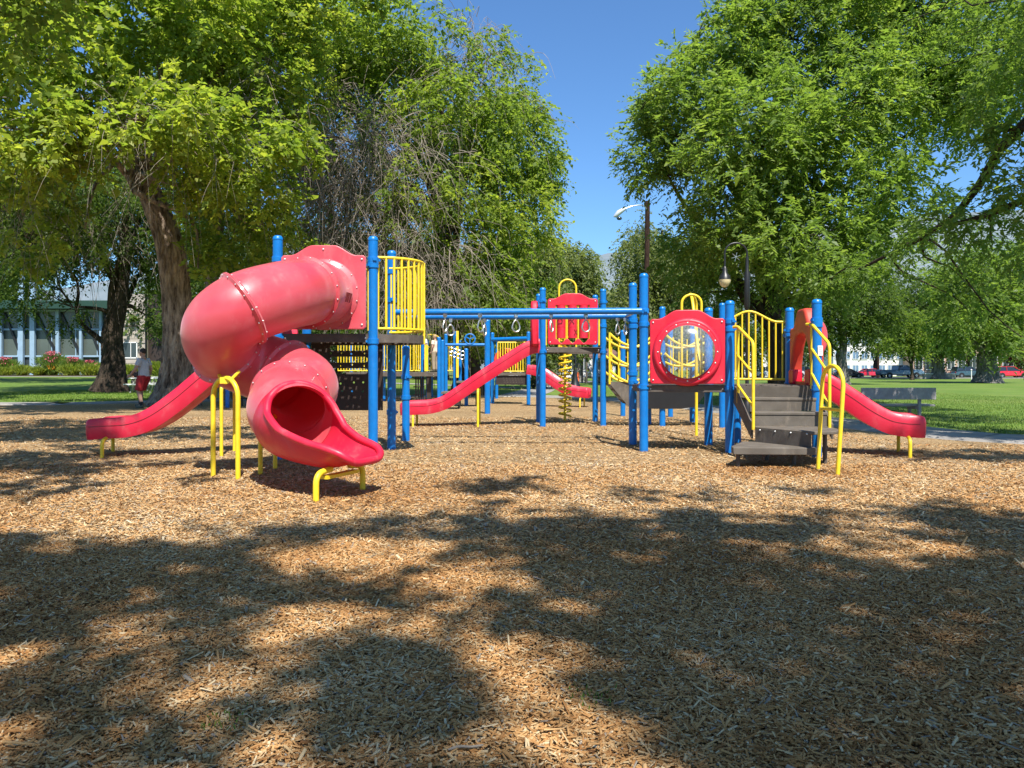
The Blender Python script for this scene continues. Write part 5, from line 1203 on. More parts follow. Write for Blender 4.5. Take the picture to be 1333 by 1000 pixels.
stand = dict(pelvis=(0, 0, .95), spine=(0, 0, 1.14), chest=(0, 0, 1.33), neck=(.0, 0, 1.52), head=(.03, 0, 1.65), shL=(0, .185, 1.44), elL=(-.02, .25, 1.16), wrL=(.08, .24, .94), hdL=(.11, .24, .87), shR=(0, -.185, 1.44), elR=(-.02, -.25, 1.16), wrR=(.08, -.24, .94), hdR=(.11, -.24, .87),
             hpL=(0, .10, .92), knL=(.02, .11, .50), anL=(0, .11, .09), toL=(.14, .13, .045), hpR=(0, -.10, .92), knR=(.0, -.11, .50), anR=(-.02, -.11, .09), toR=(.12, -.13, .045))
WHT = mat('white_cotton', (0.75, 0.74, 0.72), 0.9); KHAKI = mat('khaki_cotton', (0.34, 0.27, 0.19), 0.9); CREAMC = mat('cream_cotton', (0.72, 0.58, 0.45), 0.9)
person('person in white top standing on the distant deck behind a blue post', (W(552.5, 0, 29.6).x, 29.6, 1.11), R(200), stand, WHT, KHAKI, SHOEM, 0.02, 0.84, leg_cover=1, hair=mat('brown_hair', (0.10, 0.05, 0.03), 0.8))
person('person in cream shirt and khaki trousers standing on the distant deck', (W(566.5, 0, 29.3).x, 29.3, 1.11), R(150), stand, CREAMC, KHAKI, SHOEM, 0.02, 0.80, leg_cover=1, hair=mat('blond_hair', (0.42, 0.28, 0.14), 0.8))
sit = dict(stand); 
sit.update(pelvis=(0, 0, .55), spine=(.03, 0, .74), chest=(.08, 0, .93), neck=(.12, 0, 1.11), head=(.17, 0, 1.23), shL=(.10, .185, 1.04), elL=(.22, .24, .80), wrL=(.42, .18, .80), hdL=(.49, .17, .80), shR=(.10, -.185, 1.04), elR=(.22, -.24, .80), wrR=(.42, -.18, .80), hdR=(.49, -.17, .80),
           hpL=(.02, .10, .54), knL=(.45, .12, .52), anL=(.42, .12, .09), toL=(.55, .13, .045), hpR=(.02, -.10, .54), knR=(.45, -.12, .52), anR=(.42, -.12, .09), toR=(.55, -.13, .045))
DKSH = mat('dark_patterned_shirt', (0.06, 0.045, 0.05), 0.9, var=0.5, var_scale=20)
person('person in dark top sitting at the white picnic table', (W(178, 0, 39.6).x - .1, 39.65, float(gz(-18, 39.6))), R(-55), sit, DKSH, KHAKI, SHOEM, 0.022, 1.0, leg_cover=1)
for i, (px, lab, cl) in enumerate(((768, 'person in pale top sitting in the brown-roofed shelter', WHT), (775, 'person in dark clothes sitting in the brown-roofed shelter', DKSH))):
    person(lab, (W(px, 0, 70).x, 69.7 + .5 * i, 0.0), R(190 - 170 * i), sit, cl, KHAKI, SHOEM, 0.03, 1.0, leg_cover=1)

# ================================================================ TREES
def unit(a): return a / (np.linalg.norm(a, axis=-1, keepdims=True) + 1e-9)
def leaf_mesh(name, Cn, A, N, L, Wd, tint, m, fold=0.25):
    """one folded diamond per leaf"""
    B = unit(np.cross(N, A)); N2 = np.cross(A, B); L = L[:, None]; Wd = Wd[:, None]
    a = Cn - A * L * .5; c = Cn + A * L * .5; mid = Cn - A * L * .08
    b = mid + B * Wd * .5 + N2 * Wd * fold; d = mid - B * Wd * .5 + N2 * Wd * fold
    V = np.stack([a, b, c, d], 1).reshape(-1, 3); F = np.arange(len(V)).reshape(-1, 4)
    return np_mesh(name, V, F, m, {'tint': ('FACE', np.clip(tint, 0, 1))})
def clumps_in(masses, K, rng, bias=0.45):
    wts = np.array([(m_[1][0] * m_[1][1] * m_[1][2]) ** (0.75) * (m_[2] if len(m_) > 2 else 1) for m_ in masses]); wts /= wts.sum()
    cs, outs, yl = [], [], []
    for m_, wt in zip(masses, wts):
        k = max(2, int(K * wt)); d = unit(rng.normal(size=(k, 3))); r = rng.random((k, 1)) ** bias
        p = d * r; cs.append(np.array(m_[0]) + p * np.array(m_[1])); outs.append(d); yl.append(np.full(k, m_[3] if len(m_) > 3 else 0.0))
    return np.concatenate(cs), np.concatenate(outs), np.concatenate(yl)
def foliage(cs, outs, yl, rng, rc=0.5, sprigs=10, k=9, sl=0.5, leaf=(0.11, 0.06), droop=0.4, spread=0.55, tint0=0.45, flat=1.0, alt=True):
    n = len(cs); S = n * sprigs
    c = np.repeat(cs, sprigs, 0); o = np.repeat(outs, sprigs, 0)
    rad = rc * (0.6 + 0.8 * rng.random((n, 1))); rad = np.repeat(rad, sprigs, 0)
    st = c + unit(rng.normal(size=(S, 3))) * rad * rng.random((S, 1)) ** 0.5
    d = unit(o * 0.55 + rng.normal(size=(S, 3)) * spread + np.array([0, 0, -droop])); ln = sl * (0.6 + 0.8 * rng.random((S, 1)))
    t = (np.arange(k) + 0.5) / k
    P = st[:, None, :] + d[:, None, :] * (t[None, :, None] * ln[:, None, :]); P[:, :, 2] -= (t ** 2)[None, :] * ln * droop * 0.6
    side = unit(np.cross(d, np.array([0, 0, 1.0]) + rng.normal(size=(S, 3)) * .15)); sgn = np.where(np.arange(k) % 2 == 0, 1.0, -1.0)
    A = unit(d[:, None, :] * 0.75 + side[:, None, :] * sgn[None, :, None] * 0.9 + rng.normal(size=(S, k, 3)) * 0.28 + np.array([0, 0, -droop * .5]))
    P = P + A * leaf[0] * .5
    N = unit(rng.normal(size=(S, k, 3)) * 0.6 + np.array([0, 0, flat]))
    sz = np.exp(rng.normal(size=S * k) * .30); L = leaf[0] * sz; Wd = leaf[1] * sz * (0.75 + 0.5 * rng.random(S * k))
    tc = np.repeat(rng.normal(size=n) * 0.10 + tint0 + yl, sprigs * k); ti = tc + rng.normal(size=S * k) * 0.13
    return P.reshape(-1, 3), A.reshape(-1, 3), N.reshape(-1, 3), L, Wd, ti
def rough_tube(mb, pts, rs, n, seed, amp=0.1):
    """limb with furrowed, lumpy girth"""
    pts = [Vector(p) for p in pts]; fr = frames(pts); vs = []; rr = random.Random(seed); ph = [rr.uniform(0, 6.28) for _ in range(6)]
    for i, (p, (t, u, v)) in enumerate(zip(pts, fr)):
        for k in range(n):
            a = 2 * PI * k / n; f = 1 + amp * (0.5 * math.sin(3 * a + ph[0] + i * .25) + 0.35 * math.sin(5 * a + ph[1] - i * .4) + 0.5 * math.sin(8 * a + ph[2] + i * .6) * .6 + rr.uniform(-.45, .45))
            vs.append(p + (u * math.cos(a) + v * math.sin(a)) * rs[i] * f)
    fs = [(i * n + k, i * n + (k + 1) % n, (i + 1) * n + (k + 1) % n, (i + 1) * n + k) for i in range(len(pts) - 1) for k in range(n)]
    mb.add(vs, fs + [tuple((len(pts) - 1) * n + k for k in range(n))])
def furrowed(mb, pts, rs, n, seed, amp):
    """main trunk with deep wandering bark ridges"""
    fr = frames(pts); rr = random.Random(seed); ph = [rr.uniform(0, 6.28) for _ in range(8)]; A = np.linspace(0, 2 * PI, n + 1)[:-1]; vs = []; acc = 0
    for i, (p, (t, u, v)) in enumerate(zip(pts, fr)):
        z = p.z; w1 = A + .25 * math.sin(z * 1.9 + ph[0]) + .18 * np.sin(2 * A + z * 2.3 + ph[1])
        lump = .5 * np.sin(3 * A + ph[2] + z * .5) + .35 * np.sin(2 * A - z * .9 + ph[3])
        rid = np.abs(np.sin(7.5 * w1 + 1.1 * np.sin(z * 3.1 + ph[4]) + ph[5])) ** .7 + .6 * np.abs(np.sin(13 * w1 + 1.7 * np.sin(z * 5.3 + ph[6])))
        f = 1 + amp * (.55 * lump + .62 * (rid - .9)) + RNG.normal(size=n) * amp * .10
        for k in range(n): vs.append(p + (u * math.cos(A[k]) + v * math.sin(A[k])) * rs[i] * float(f[k]))
    m_ = len(pts); mb.add(vs, [(i * n + k, i * n + (k + 1) % n, (i + 1) * n + (k + 1) % n, (i + 1) * n + k) for i in range(m_ - 1) for k in range(n)])
def limb(mb, a, b, ra, rb, seed, sag=0.12, n=9, steps=9, amp=0.1):
    rr = random.Random(seed); a, b = Vector(a), Vector(b); L = (b - a).length
    o1, o2 = [Vector((rr.uniform(-1, 1), rr.uniform(-1, 1), rr.uniform(-.3, 1))) * L * sag for _ in range(2)]
    P = catmull([a, a * .66 + b * .34 + o1, a * .33 + b * .67 + o2, b], max(2, steps // 3)); m_ = len(P)
    rough_tube(mb, P, [ra + (rb - ra) * (i / (m_ - 1)) ** .8 for i in range(m_)], n, seed, amp); return P
def tree(name, label, cat, trunk_pts, trunk_r, masses, n_leaves, leafm, barkm, seed, rc=0.5, sl=0.5, leaf=(0.11, 0.06), droop=0.4, tint0=0.45, fork=0.6, limb_r=0.16, twigs=8, group=None, sprigs=10, k=9, limbs_to=None, extra=None, trunk_n=26, spread=.55, bias=.45):
    t = thing(name, label, cat, group=group); rng = np.random.default_rng(seed)
    fine = trunk_r[0] >= .36 and trunk_pts[0][1] > 8; mb = MB(); T = catmull(trunk_pts, 26 if fine else 9); m_ = len(T); rs = []
    for i in range(m_):
        f = i / (m_ - 1); hgt = T[i].z - T[0].z
        rs.append(float(np.interp(f, np.linspace(0, 1, len(trunk_r)), trunk_r)) * (1 + 0.55 * math.exp(-hgt / (trunk_r[0] * 1.1))))
    if fine: furrowed(mb, T, rs, 84, seed, 0.14)
    else: rough_tube(mb, T, rs, trunk_n, seed, 0.13)
    K = int(n_leaves / (sprigs * k)); cs, outs, yl = clumps_in(masses, K, rng, bias)
    fk = int(m_ * fork); nodes = []
    for i, m2 in enumerate(masses):
        if limbs_to is not None and i not in limbs_to: continue
        st_ = T[min(m_ - 1, fk + (i * (8 if fine else 3)) % max(1, m_ - fk))]
        P = limb(mb, st_, Vector(m2[0]), limb_r * (0.8 + .4 * rng.random()), 0.03, seed + i, 0.13); nodes += P[2:]
    if nodes and twigs:
        nd = np.array([tuple(p) for p in nodes]); sel = rng.choice(len(cs), min(len(cs), twigs * len(masses)), replace=False)
        for q in sel:
            i = int(np.argmin(((nd - cs[q]) ** 2).sum(1))); limb(mb, nd[i], cs[q], 0.03, 0.008, int(q) + seed, 0.15, 5, 6, 0.0)
    mb.build('trunk', barkm, t, smooth=0 if False else 60)
    P, A, N, L, Wd, ti = foliage(cs, outs, yl, rng, rc, sprigs, k, sl, leaf, droop, spread, tint0)
    if extra is not None:
        P, A, N, L, Wd, ti = [np.concatenate(z) for z in zip((P, A, N, L, Wd, ti), extra)]
    cr = obj('crown', leaf_mesh('crown', P, A, N, L, Wd, ti, leafm), t); cr['kind'] = 'stuff'
    at_base(t, tuple(trunk_pts[0])); return t
def M(px, py, Y, rpx, rpy, dep, wt=1.0, yel=0.0):
    c = W(px, py, Y); return ((c.x, c.y, c.z), (rpx * Y / 1000, dep, rpy * Y / 1000), wt, yel)
def bare_twigs(par, masses, n, rng, length=1.6, r=0.007):
    V = []; F = []; base = 0; segs = 7; Vl = []; Fl = []
    cs, outs, _ = clumps_in(masses, n, rng, 0.5); n = len(cs)
    d = unit(outs * .6 + rng.normal(size=(n, 3)) * .75 + np.array([0, -0.2, .15])); ln = length * (0.35 + rng.random(n) ** 1.6)
    sw = unit(rng.normal(size=(n, 3))) * .25; t = np.linspace(0, 1, segs)
    P = cs[:, None, :] + (d[:, None, :] * t[None, :, None] + sw[:, None, :] * np.sin(t * 4)[None, :, None]) * ln[:, None, None]
    P[:, :, 2] -= (t ** 2)[None, :] * ln[:, None] * 1.1
    T = unit(np.gradient(P, axis=1)); U = unit(np.cross(T, np.array([0.3, 1, 0.1]))); Q = np.cross(T, U); rr = (r * (0.6 + rng.random(n)))[:, None, None] * (1 - 0.75 * t)[None, :, None]
    rings = np.stack([P + (U * math.cos(a) + Q * math.sin(a)) * rr for a in (0, 2 * PI / 3, 4 * PI / 3)], 2)
    V = rings.reshape(-1, 3); ii = np.arange(n)[:, None, None] * segs * 3 + np.arange(segs - 1)[None, :, None] * 3; kk = np.arange(3)[None, None, :]
    F = np.stack([ii + kk, ii + (kk + 1) % 3, ii + 3 + (kk + 1) % 3, ii + 3 + kk], -1).reshape(-1, 4)
    o = obj('dead_twig', np_mesh('dead_twig', V, F, TWIG), par); o['kind'] = 'stuff'; o.matrix_parent_inverse = Matrix.Translation(-par.location); return o

# big leaning tree at the left of the play area
tl1 = tree('elm_tree', 'big rough-barked elm leaning over the walking man, yellow-green leaves', 'tree',
     [(-11.0, 25.0, 0), (-10.9, 25.0, 1.2), (-10.9, 25.0, 3.0), (-11.1, 24.9, 5.2), (-11.65, 24.6, 7.0), (-12.2, 24.2, 8.6), (-12.7, 23.8, 11)], [0.54, 0.48, 0.45, 0.41, 0.33, 0.26, 0.15],
     [M(40, 60, 19.5, 150, 80, 2.6), M(190, 40, 22, 150, 80, 3.0, .8), M(330, 70, 25, 110, 100, 3, .9), M(50, 170, 18.5, 110, 50, 2.2, 1.0, .1), M(190, 158, 19.5, 130, 42, 2.2, .95, .13), M(300, 200, 22, 110, 70, 2.4, 1), M(330, 300, 24.5, 75, 70, 1.8, .8), M(30, 280, 21, 60, 60, 1.8, .55), M(130, -70, 21, 230, 70, 3.5, .6), M(370, -40, 26, 150, 70, 3.5, .8), M(275, 255, 22.5, 45, 32, 1.2, .5, .12), M(258, 350, 23.4, 20, 22, .6, .3, .1), M(110, 300, 22, 40, 40, 1.4, .3), M(60, 215, 19.5, 80, 26, 1.6, .5, .1)],
     74000, LEAF_ELM, BARK, 21, rc=0.36, sl=0.55, leaf=(0.165, 0.105), droop=0.3, tint0=0.62, fork=0.60, limb_r=0.14, twigs=10)
bare_twigs(tl1, [M(40, 250, 21, 60, 80, 1.5), M(160, 170, 20, 150, 70, 2), M(330, 180, 24, 70, 120, 2), M(235, 225, 23.5, 40, 40, .8)], 900, np.random.default_rng(4), 1.3, 0.008)
tree('elm_tree', 'second rough elm trunk standing just behind the tube slide', 'tree', [(-11.2, 29.5, 0), (-11.2, 29.4, 2.5), (-11.35, 29.3, 5), (-11.1, 29, 8), (-10.6, 29, 12)], [0.42, 0.36, 0.33, 0.27, 0.18],
     [M(300, 170, 29, 90, 100, 2.5), M(290, 300, 29, 50, 70, 2, .8), M(340, 360, 30, 45, 50, 1.8, .7), M(240, 120, 29, 90, 80, 3, .7), M(310, 40, 29, 110, 70, 3, .8)], 46000, LEAF_ELM, BARK, 33, rc=0.5, leaf=(0.13, 0.075), droop=.5, tint0=0.36, twigs=8)
# weeping tree with a curtain of dead twigs
tl2 = tree('weeping_elm', 'wide weeping elm with a grey curtain of dead hanging twigs behind the tube slide', 'tree', [(-2.0, 35, 0), (-2.1, 35, 2), (-2.5, 34.8, 4.5), (-3.2, 34.5, 8), (-3.6, 34, 12)], [0.60, 0.50, 0.45, 0.36, 0.2],
     [M(440, 60, 33, 110, 70, 3.5, 1.1), M(530, 70, 34, 90, 62, 3.5), M(600, 160, 33, 105, 70, 3.5), M(470, 190, 33, 110, 70, 3.0, .55), M(655, 190, 36, 72, 80, 3, 1.15), M(560, 260, 31.5, 120, 60, 3, .7, .06), M(665, 290, 34.5, 66, 60, 3, 1.1, .14), M(430, 310, 32, 90, 70, 2.0, .5), M(610, 370, 33, 110, 60, 3, 1.0), M(500, 390, 33, 110, 50, 2.0, .7), M(665, 400, 36, 55, 50, 2.5), M(375, 180, 32, 40, 110, 2.0, .4), M(700, 230, 37, 34, 45, 2, .8), M(690, 140, 36, 20, 40, 1.5, .5), M(430, 215, 36.5, 60, 90, 2.0, .7), M(480, 320, 36.5, 80, 60, 2.0, .6), M(640, 70, 35, 50, 35, 2, .35), M(570, 430, 32, 90, 35, 2, .7)],
     125000, LEAF_ELM, BARK_DARK, 45, rc=0.5, sl=0.7, leaf=(0.17, 0.09), droop=0.6, tint0=0.50, fork=0.5, limb_r=0.2, twigs=9)
bare_twigs(tl2, [M(450, 290, 30.3, 90, 95, 1.6, 1.5), M(480, 200, 30.5, 120, 70, 2.0), M(560, 330, 30.5, 80, 80, 1.6, .6), M(420, 180, 30, 60, 90, 1.8, .8), M(520, 380, 30.5, 110, 45, 1.5, .8), M(640, 360, 33, 50, 60, 1.5, .3)], 2700, np.random.default_rng(9), 1.9, 0.0115)
bare_twigs(tl2, [M(610, 60, 34, 40, 42, 1.5), M(560, 110, 33, 60, 45, 1.6), M(640, 100, 35, 45, 45, 1.4, .7), M(690, 180, 36, 25, 60, 1, .4)], 420, np.random.default_rng(19), 2.4, 0.012)
# darker forked tree in front of the hall
tl0 = tree('shade_tree', 'dark forked tree with ridged trunk in front of the glazed hall', 'tree', [(-20.9, 40, 0.05), (-20.75, 40, 1.5), (-20.8, 40, 3.0), (-20.5, 40, 4.4), (-20.2, 40, 7), (-20, 40, 10)], [0.62, 0.52, 0.50, 0.40, 0.30, 0.2],
     [M(60, 320, 39, 90, 45, 2.5, .8), M(150, 280, 40, 120, 70, 3.5), M(215, 330, 42, 45, 60, 2.2, .8), M(20, 400, 37, 32, 40, 1.5, .5), M(95, 400, 38.5, 26, 36, 1.4, .35), M(190, 410, 41, 22, 40, 1.3, .35), M(60, 220, 41, 110, 70, 3), M(200, 210, 42, 90, 70, 3), M(30, 340, 34, 50, 45, 1.5, .5, .1), M(70, 235, 34, 110, 38, 3.0, .9, .05), M(-60, 250, 33, 90, 45, 3.5, .9), M(0, 250, 38, 100, 40, 3, .8)],
     98000, LEAF_DARK, BARK_DARK, 57, rc=0.6, sl=0.6, leaf=(0.15, 0.085), droop=0.6, tint0=0.45, fork=0.30, limb_r=0.2, twigs=9, limbs_to=(0, 1, 2, 4, 5, 6, 7))
bare_twigs(tl0, [M(110, 300, 38.5, 100, 60, 2)], 320, np.random.default_rng(29), 1.7, 0.012)
# feathery locust over the stairs
R1m = [M(890, 150, 25, 62, 85, 2.5), M(850, 195, 25, 42, 50, 2.0, .8), M(940, 85, 25, 62, 60, 2.6), M(1030, 50, 25, 110, 70, 3), M(990, 190, 22, 100, 100, 2.6), M(1090, 160, 22, 110, 90, 2.6), M(1180, 80, 24, 120, 85, 3), M(900, 320, 27, 48, 45, 2.2, .8), M(960, 290, 23, 70, 55, 2.2), M(1045, 310, 21, 95, 55, 2.4), M(1150, 260, 21, 90, 60, 2.2, .9), M(1050, -50, 25, 110, 60, 3, .6), M(1210, -40, 24, 190, 70, 3.5, .7), M(1290, 110, 22, 70, 80, 2.6, .8), M(925, 380, 28, 45, 42, 1.8, .8), M(1080, 380, 23, 55, 32, 1.6, .7), M(1000, 350, 27, 60, 40, 1.8, .7), M(835, 150, 25, 14, 30, .8, .25), M(905, 55, 25, 20, 28, .9, .3), M(835, 225, 25, 12, 18, .6, .2)]
tr1 = tree('locust_tree', 'spreading feathery locust above the stair tower, filling the sky beside the lamp', 'tree', [(9.75, 28, 0), (9.7, 28, 1.5), (9.55, 28, 2.8), (9.3, 27.8, 4.2), (9.0, 27.2, 7), (9.2, 26.6, 11)], [0.38, 0.32, 0.30, 0.24, 0.2, 0.1],
     R1m, 155000, LEAF_LOC, BARK_DARK, 71, rc=0.42, sl=0.6, leaf=(0.16, 0.06), droop=0.32, tint0=0.56, fork=0.34, limb_r=0.16, twigs=9, sprigs=9, k=12)
# near limb reaching in from the right with blurred close sprays
tree('locust_tree', 'near locust just outside the frame, its heavy dark limb reaching in over the bench', 'tree', [(10.2, 9.5, 0), (10.2, 9.5, 2.0), (10.0, 9.9, 3.6), (9.6, 10.8, 5.0), (9.2, 11, 8)], [0.42, 0.36, 0.34, 0.28, 0.18],
     [M(1310, 170, 12.5, 45, 70, 1.0), M(1345, 90, 12, 60, 70, 1.2), M(1290, 290, 13.5, 55, 34, 1.0, 1.5), M(1215, 300, 15, 60, 34, 1.1, 1.5), M(1120, 350, 17, 60, 28, 1.2, 1.3), M(1230, 385, 16, 60, 26, 1.0, 1.0), M(1310, 430, 15, 36, 26, .9, .5), M(1370, 250, 12, 50, 120, 1.5), ((11.8, 14, 8.6), (2, 2.6, 1.4), 1.3), ((12.6, 18, 9.2), (2.4, 2.6, 1.4), 1.3), ((13, 22, 10), (2.5, 2.5, 1.4), 1.0)],
     48000, LEAF_LOC, BARK_DARK, 83, rc=0.34, sl=0.5, leaf=(0.11, 0.04), droop=0.4, tint0=0.42, fork=0.45, limb_r=0.15, twigs=5, sprigs=9, k=12, limbs_to=(0, 1, 3, 4, 7, 8))
# trees across the lawn
def bgtree(name, label, px, Y, masses, nl, lm, bk, seed, r=0.5, leaf=0.26, rc=1.0, droop=0.5, tint0=.45, group=None, h=5):
    x = W(px, 0, Y).x; z = float(gz(x, Y)); top = max(m_[0][2] for m_ in masses)
    return tree(name, label, 'tree', [(x, Y, z), (x + .05, Y, z + h * .3), (x - .1, Y, z + h * .7), (x + .1, Y, z + h), (x, Y, max(z + h + 1, top))], [r, r * .85, r * .8, r * .6, r * .2], masses, nl, lm, bk, seed, rc=rc, sl=1.1, leaf=(leaf, leaf * .5), droop=droop, tint0=tint0, fork=.45, limb_r=r * .4, twigs=4, group=group, sprigs=9, k=8, trunk_n=16)
bgtree('willow_tree', 'mid green willow rising behind the ring ladder bars', 700, 48, [M(690, 350, 48, 42, 55, 2.5), M(715, 330, 48, 16, 40, 1.5, .6), M(690, 430, 47, 50, 40, 2.5), M(715, 420, 48, 25, 45, 2)], 34000, LEAF_PALE, BARK_DARK, 91, .4, .19, .7, 1.0, .35)
bgtree('willow_tree', 'small rounded grey-green tree in the gap between the big trees', 752, 78, [M(752, 350, 78, 26, 34, 2.8), M(760, 400, 78, 36, 40, 3), M(735, 395, 76, 22, 35, 2)], 26000, LEAF_PALE, BARK_GREY, 92, .5, .30, 1.0, .8, .45)
bgtree('willow_tree', 'pale grey-green willow behind the utility pole', 862, 60, [M(835, 340, 60, 34, 48, 3), M(880, 350, 60, 50, 55, 3.5), M(820, 400, 59, 28, 45, 2.5), M(870, 420, 59, 60, 40, 3), M(838, 300, 60, 18, 22, 1.8, .6)], 46000, LEAF_PALE, BARK_DARK, 93, .5, .22, .8, 1.0, .42)
bgtree('shade_tree', 'pale-trunked tree on the lawn seen beneath the game panel', 721.5, 57, [M(705, 420, 58, 36, 26, 2.2), M(740, 425, 58, 30, 24, 2)], 12000, LEAF_DARK, BARK_GREY, 94, .42, .24, .9, .5, .5, h=3)
bgtree('shade_tree', 'grey-trunked tree at the street edge beside the black sedan', 1096, 62, [M(1085, 390, 62, 46, 40, 3), M(1130, 400, 62, 44, 36, 3), M(1060, 420, 62, 30, 26, 2), M(1110, 345, 64, 60, 40, 3)], 36000, LEAF_DARK, BARK_GREY, 95, .46, .22, .8, .5, .42, h=3.4)
bgtree('shade_tree', 'young thin-trunked tree standing before the slate pickup', 1187, 92, [M(1187, 430, 92, 22, 26, 2), M(1165, 446, 92, 15, 10, 1.2), M(1200, 450, 92, 12, 12, 1)], 9000, LEAF_ELM, BARK_DARK, 96, .2, .28, .8, .5, .35, h=2.6)
bgtree('shade_tree', 'thick leaning trunk tree at the street behind the low walls', 1221, 100, [M(1215, 415, 100, 42, 40, 4), M(1240, 440, 98, 26, 20, 3), M(1190, 400, 102, 34, 40, 4)], 26000, LEAF_DARK, BARK_GREY, 97, .75, .32, 1.1, .5, .4, h=3.4)
bgtree('shade_tree', 'big lawn tree with wide flared grey trunk beside the bright red wagon', 1285, 69, [M(1290, 410, 69, 46, 42, 3.5), M(1245, 420, 69, 34, 34, 3), M(1265, 360, 70, 60, 40, 4), M(1325, 360, 70, 40, 50, 3.5), M(1300, 440, 68, 24, 20, 2, .8, .1)], 52000, LEAF_LOC, BARK_GREY, 98, .85, .24, .85, .5, .52, h=3.2)
bgtree('rusty_tree', 'rust-leaved small tree at the street near the bright red wagon', 1325, 126, [M(1318, 440, 126, 16, 26, 2.5), M(1333, 460, 126, 16, 18, 2)], 9000, LEAF_RUST, BARK_DARK, 99, .3, .36, 1.2, .4, .5, h=3)
BG = [(20, 86, 395, 60, 70, 'dark tree rising over the roof of the glazed hall'), (225, 84, 420, 44, 80, 'dark tree behind the block building corner'), (275, 88, 430, 40, 70, 'dense tree seen between the two rough elm trunks'), (340, 82, 430, 50, 60, 'dense tree far behind the tube slide elbow'), (420, 84, 430, 55, 56, 'dense far tree behind the climbing panel'), (520, 88, 440, 50, 50, 'dense far tree behind the yellow balcony'), (600, 92, 430, 40, 50, 'dense far tree behind the distant blue posts'), (655, 96, 435, 36, 44, 'dense far tree behind the distant yellow barrier'), (805, 118, 440, 40, 36, 'low far tree behind the bridge rails'), (905, 118, 430, 50, 56, 'dense far tree behind the bubble panel'), (965, 112, 425, 44, 60, 'dense far tree behind the stair railing'), (1030, 116, 430, 46, 44, 'dense far tree behind the orange-red slide hood'), (1140, 130, 430, 44, 34, 'low bright street tree behind the red sedan'), (1260, 138, 430, 50, 40, 'dense street tree behind the teal wagon')]
for i, (px, Y, py, rx, ry, lab) in enumerate(BG):
    bgtree('shade_tree', lab, px, Y, [M(px - rx * .3, py, Y, rx * .75, ry * .8, 4), M(px + rx * .4, py + 8, Y - 2, rx * .65, ry * .7, 3.5), M(px, py - ry * .5, Y, rx * .5, ry * .55, 3)], 11000 if i < 8 else 9000, LEAF_DARK if i != 12 else LEAF_ELM, BARK_DARK, 120 + i, .4, .40, 1.3, .5, .4 + .1 * (i % 3), h=3)

bgtree('shade_tree', 'tall dark tree behind the second rough elm trunk', 300, 62, [M(300, 330, 62, 60, 70, 4), M(250, 380, 62, 40, 60, 3), M(340, 400, 61, 50, 50, 3)], 24000, LEAF_DARK, BARK_DARK, 160, .5, .26, .9, .5, .45)
bgtree('shade_tree', 'tall dark tree behind the curtain of dead twigs', 445, 64, [M(420, 340, 64, 66, 70, 4), M(490, 360, 64, 60, 60, 4), M(450, 430, 63, 80, 40, 3)], 28000, LEAF_DARK, BARK_DARK, 161, .5, .26, .9, .5, .45)
bgtree('shade_tree', 'tall dark tree beyond the distant blue posts', 575, 66, [M(560, 360, 66, 60, 70, 4), M(620, 390, 66, 50, 60, 4), M(580, 440, 65, 60, 30, 3)], 26000, LEAF_DARK, BARK_DARK, 162, .5, .26, .9, .5, .4)
bgtree('shade_tree', 'broad dark tree whose crown hangs over the lawn before the paired blue columns', -45, 54, [M(30, 305, 52, 70, 36, 4), M(-50, 270, 54, 80, 60, 5), M(95, 280, 55, 60, 40, 4)], 26000, LEAF_DARK, BARK_DARK, 164, .5, .24, .9, .5, .5)
tree('elm_tree', 'elm added out of frame to shade the lawn before the glazed hall', 'tree', [(-24.5, 23, 0), (-24.5, 23, 2), (-24.3, 23.3, 5), (-23.8, 24, 8), (-23.5, 24.5, 11)], [.45, .4, .36, .28, .14], [((-22.6, 26, 9.5), (3.2, 4, 2.2)), ((-25, 24, 11), (4, 4, 2.5)), ((-24, 30, 9), (3, 3, 2))], 20000, LEAF_ELM, BARK, 163, rc=.6, leaf=(.2, .12), twigs=3)  # unseen tree, put in to cast shade on the lawn
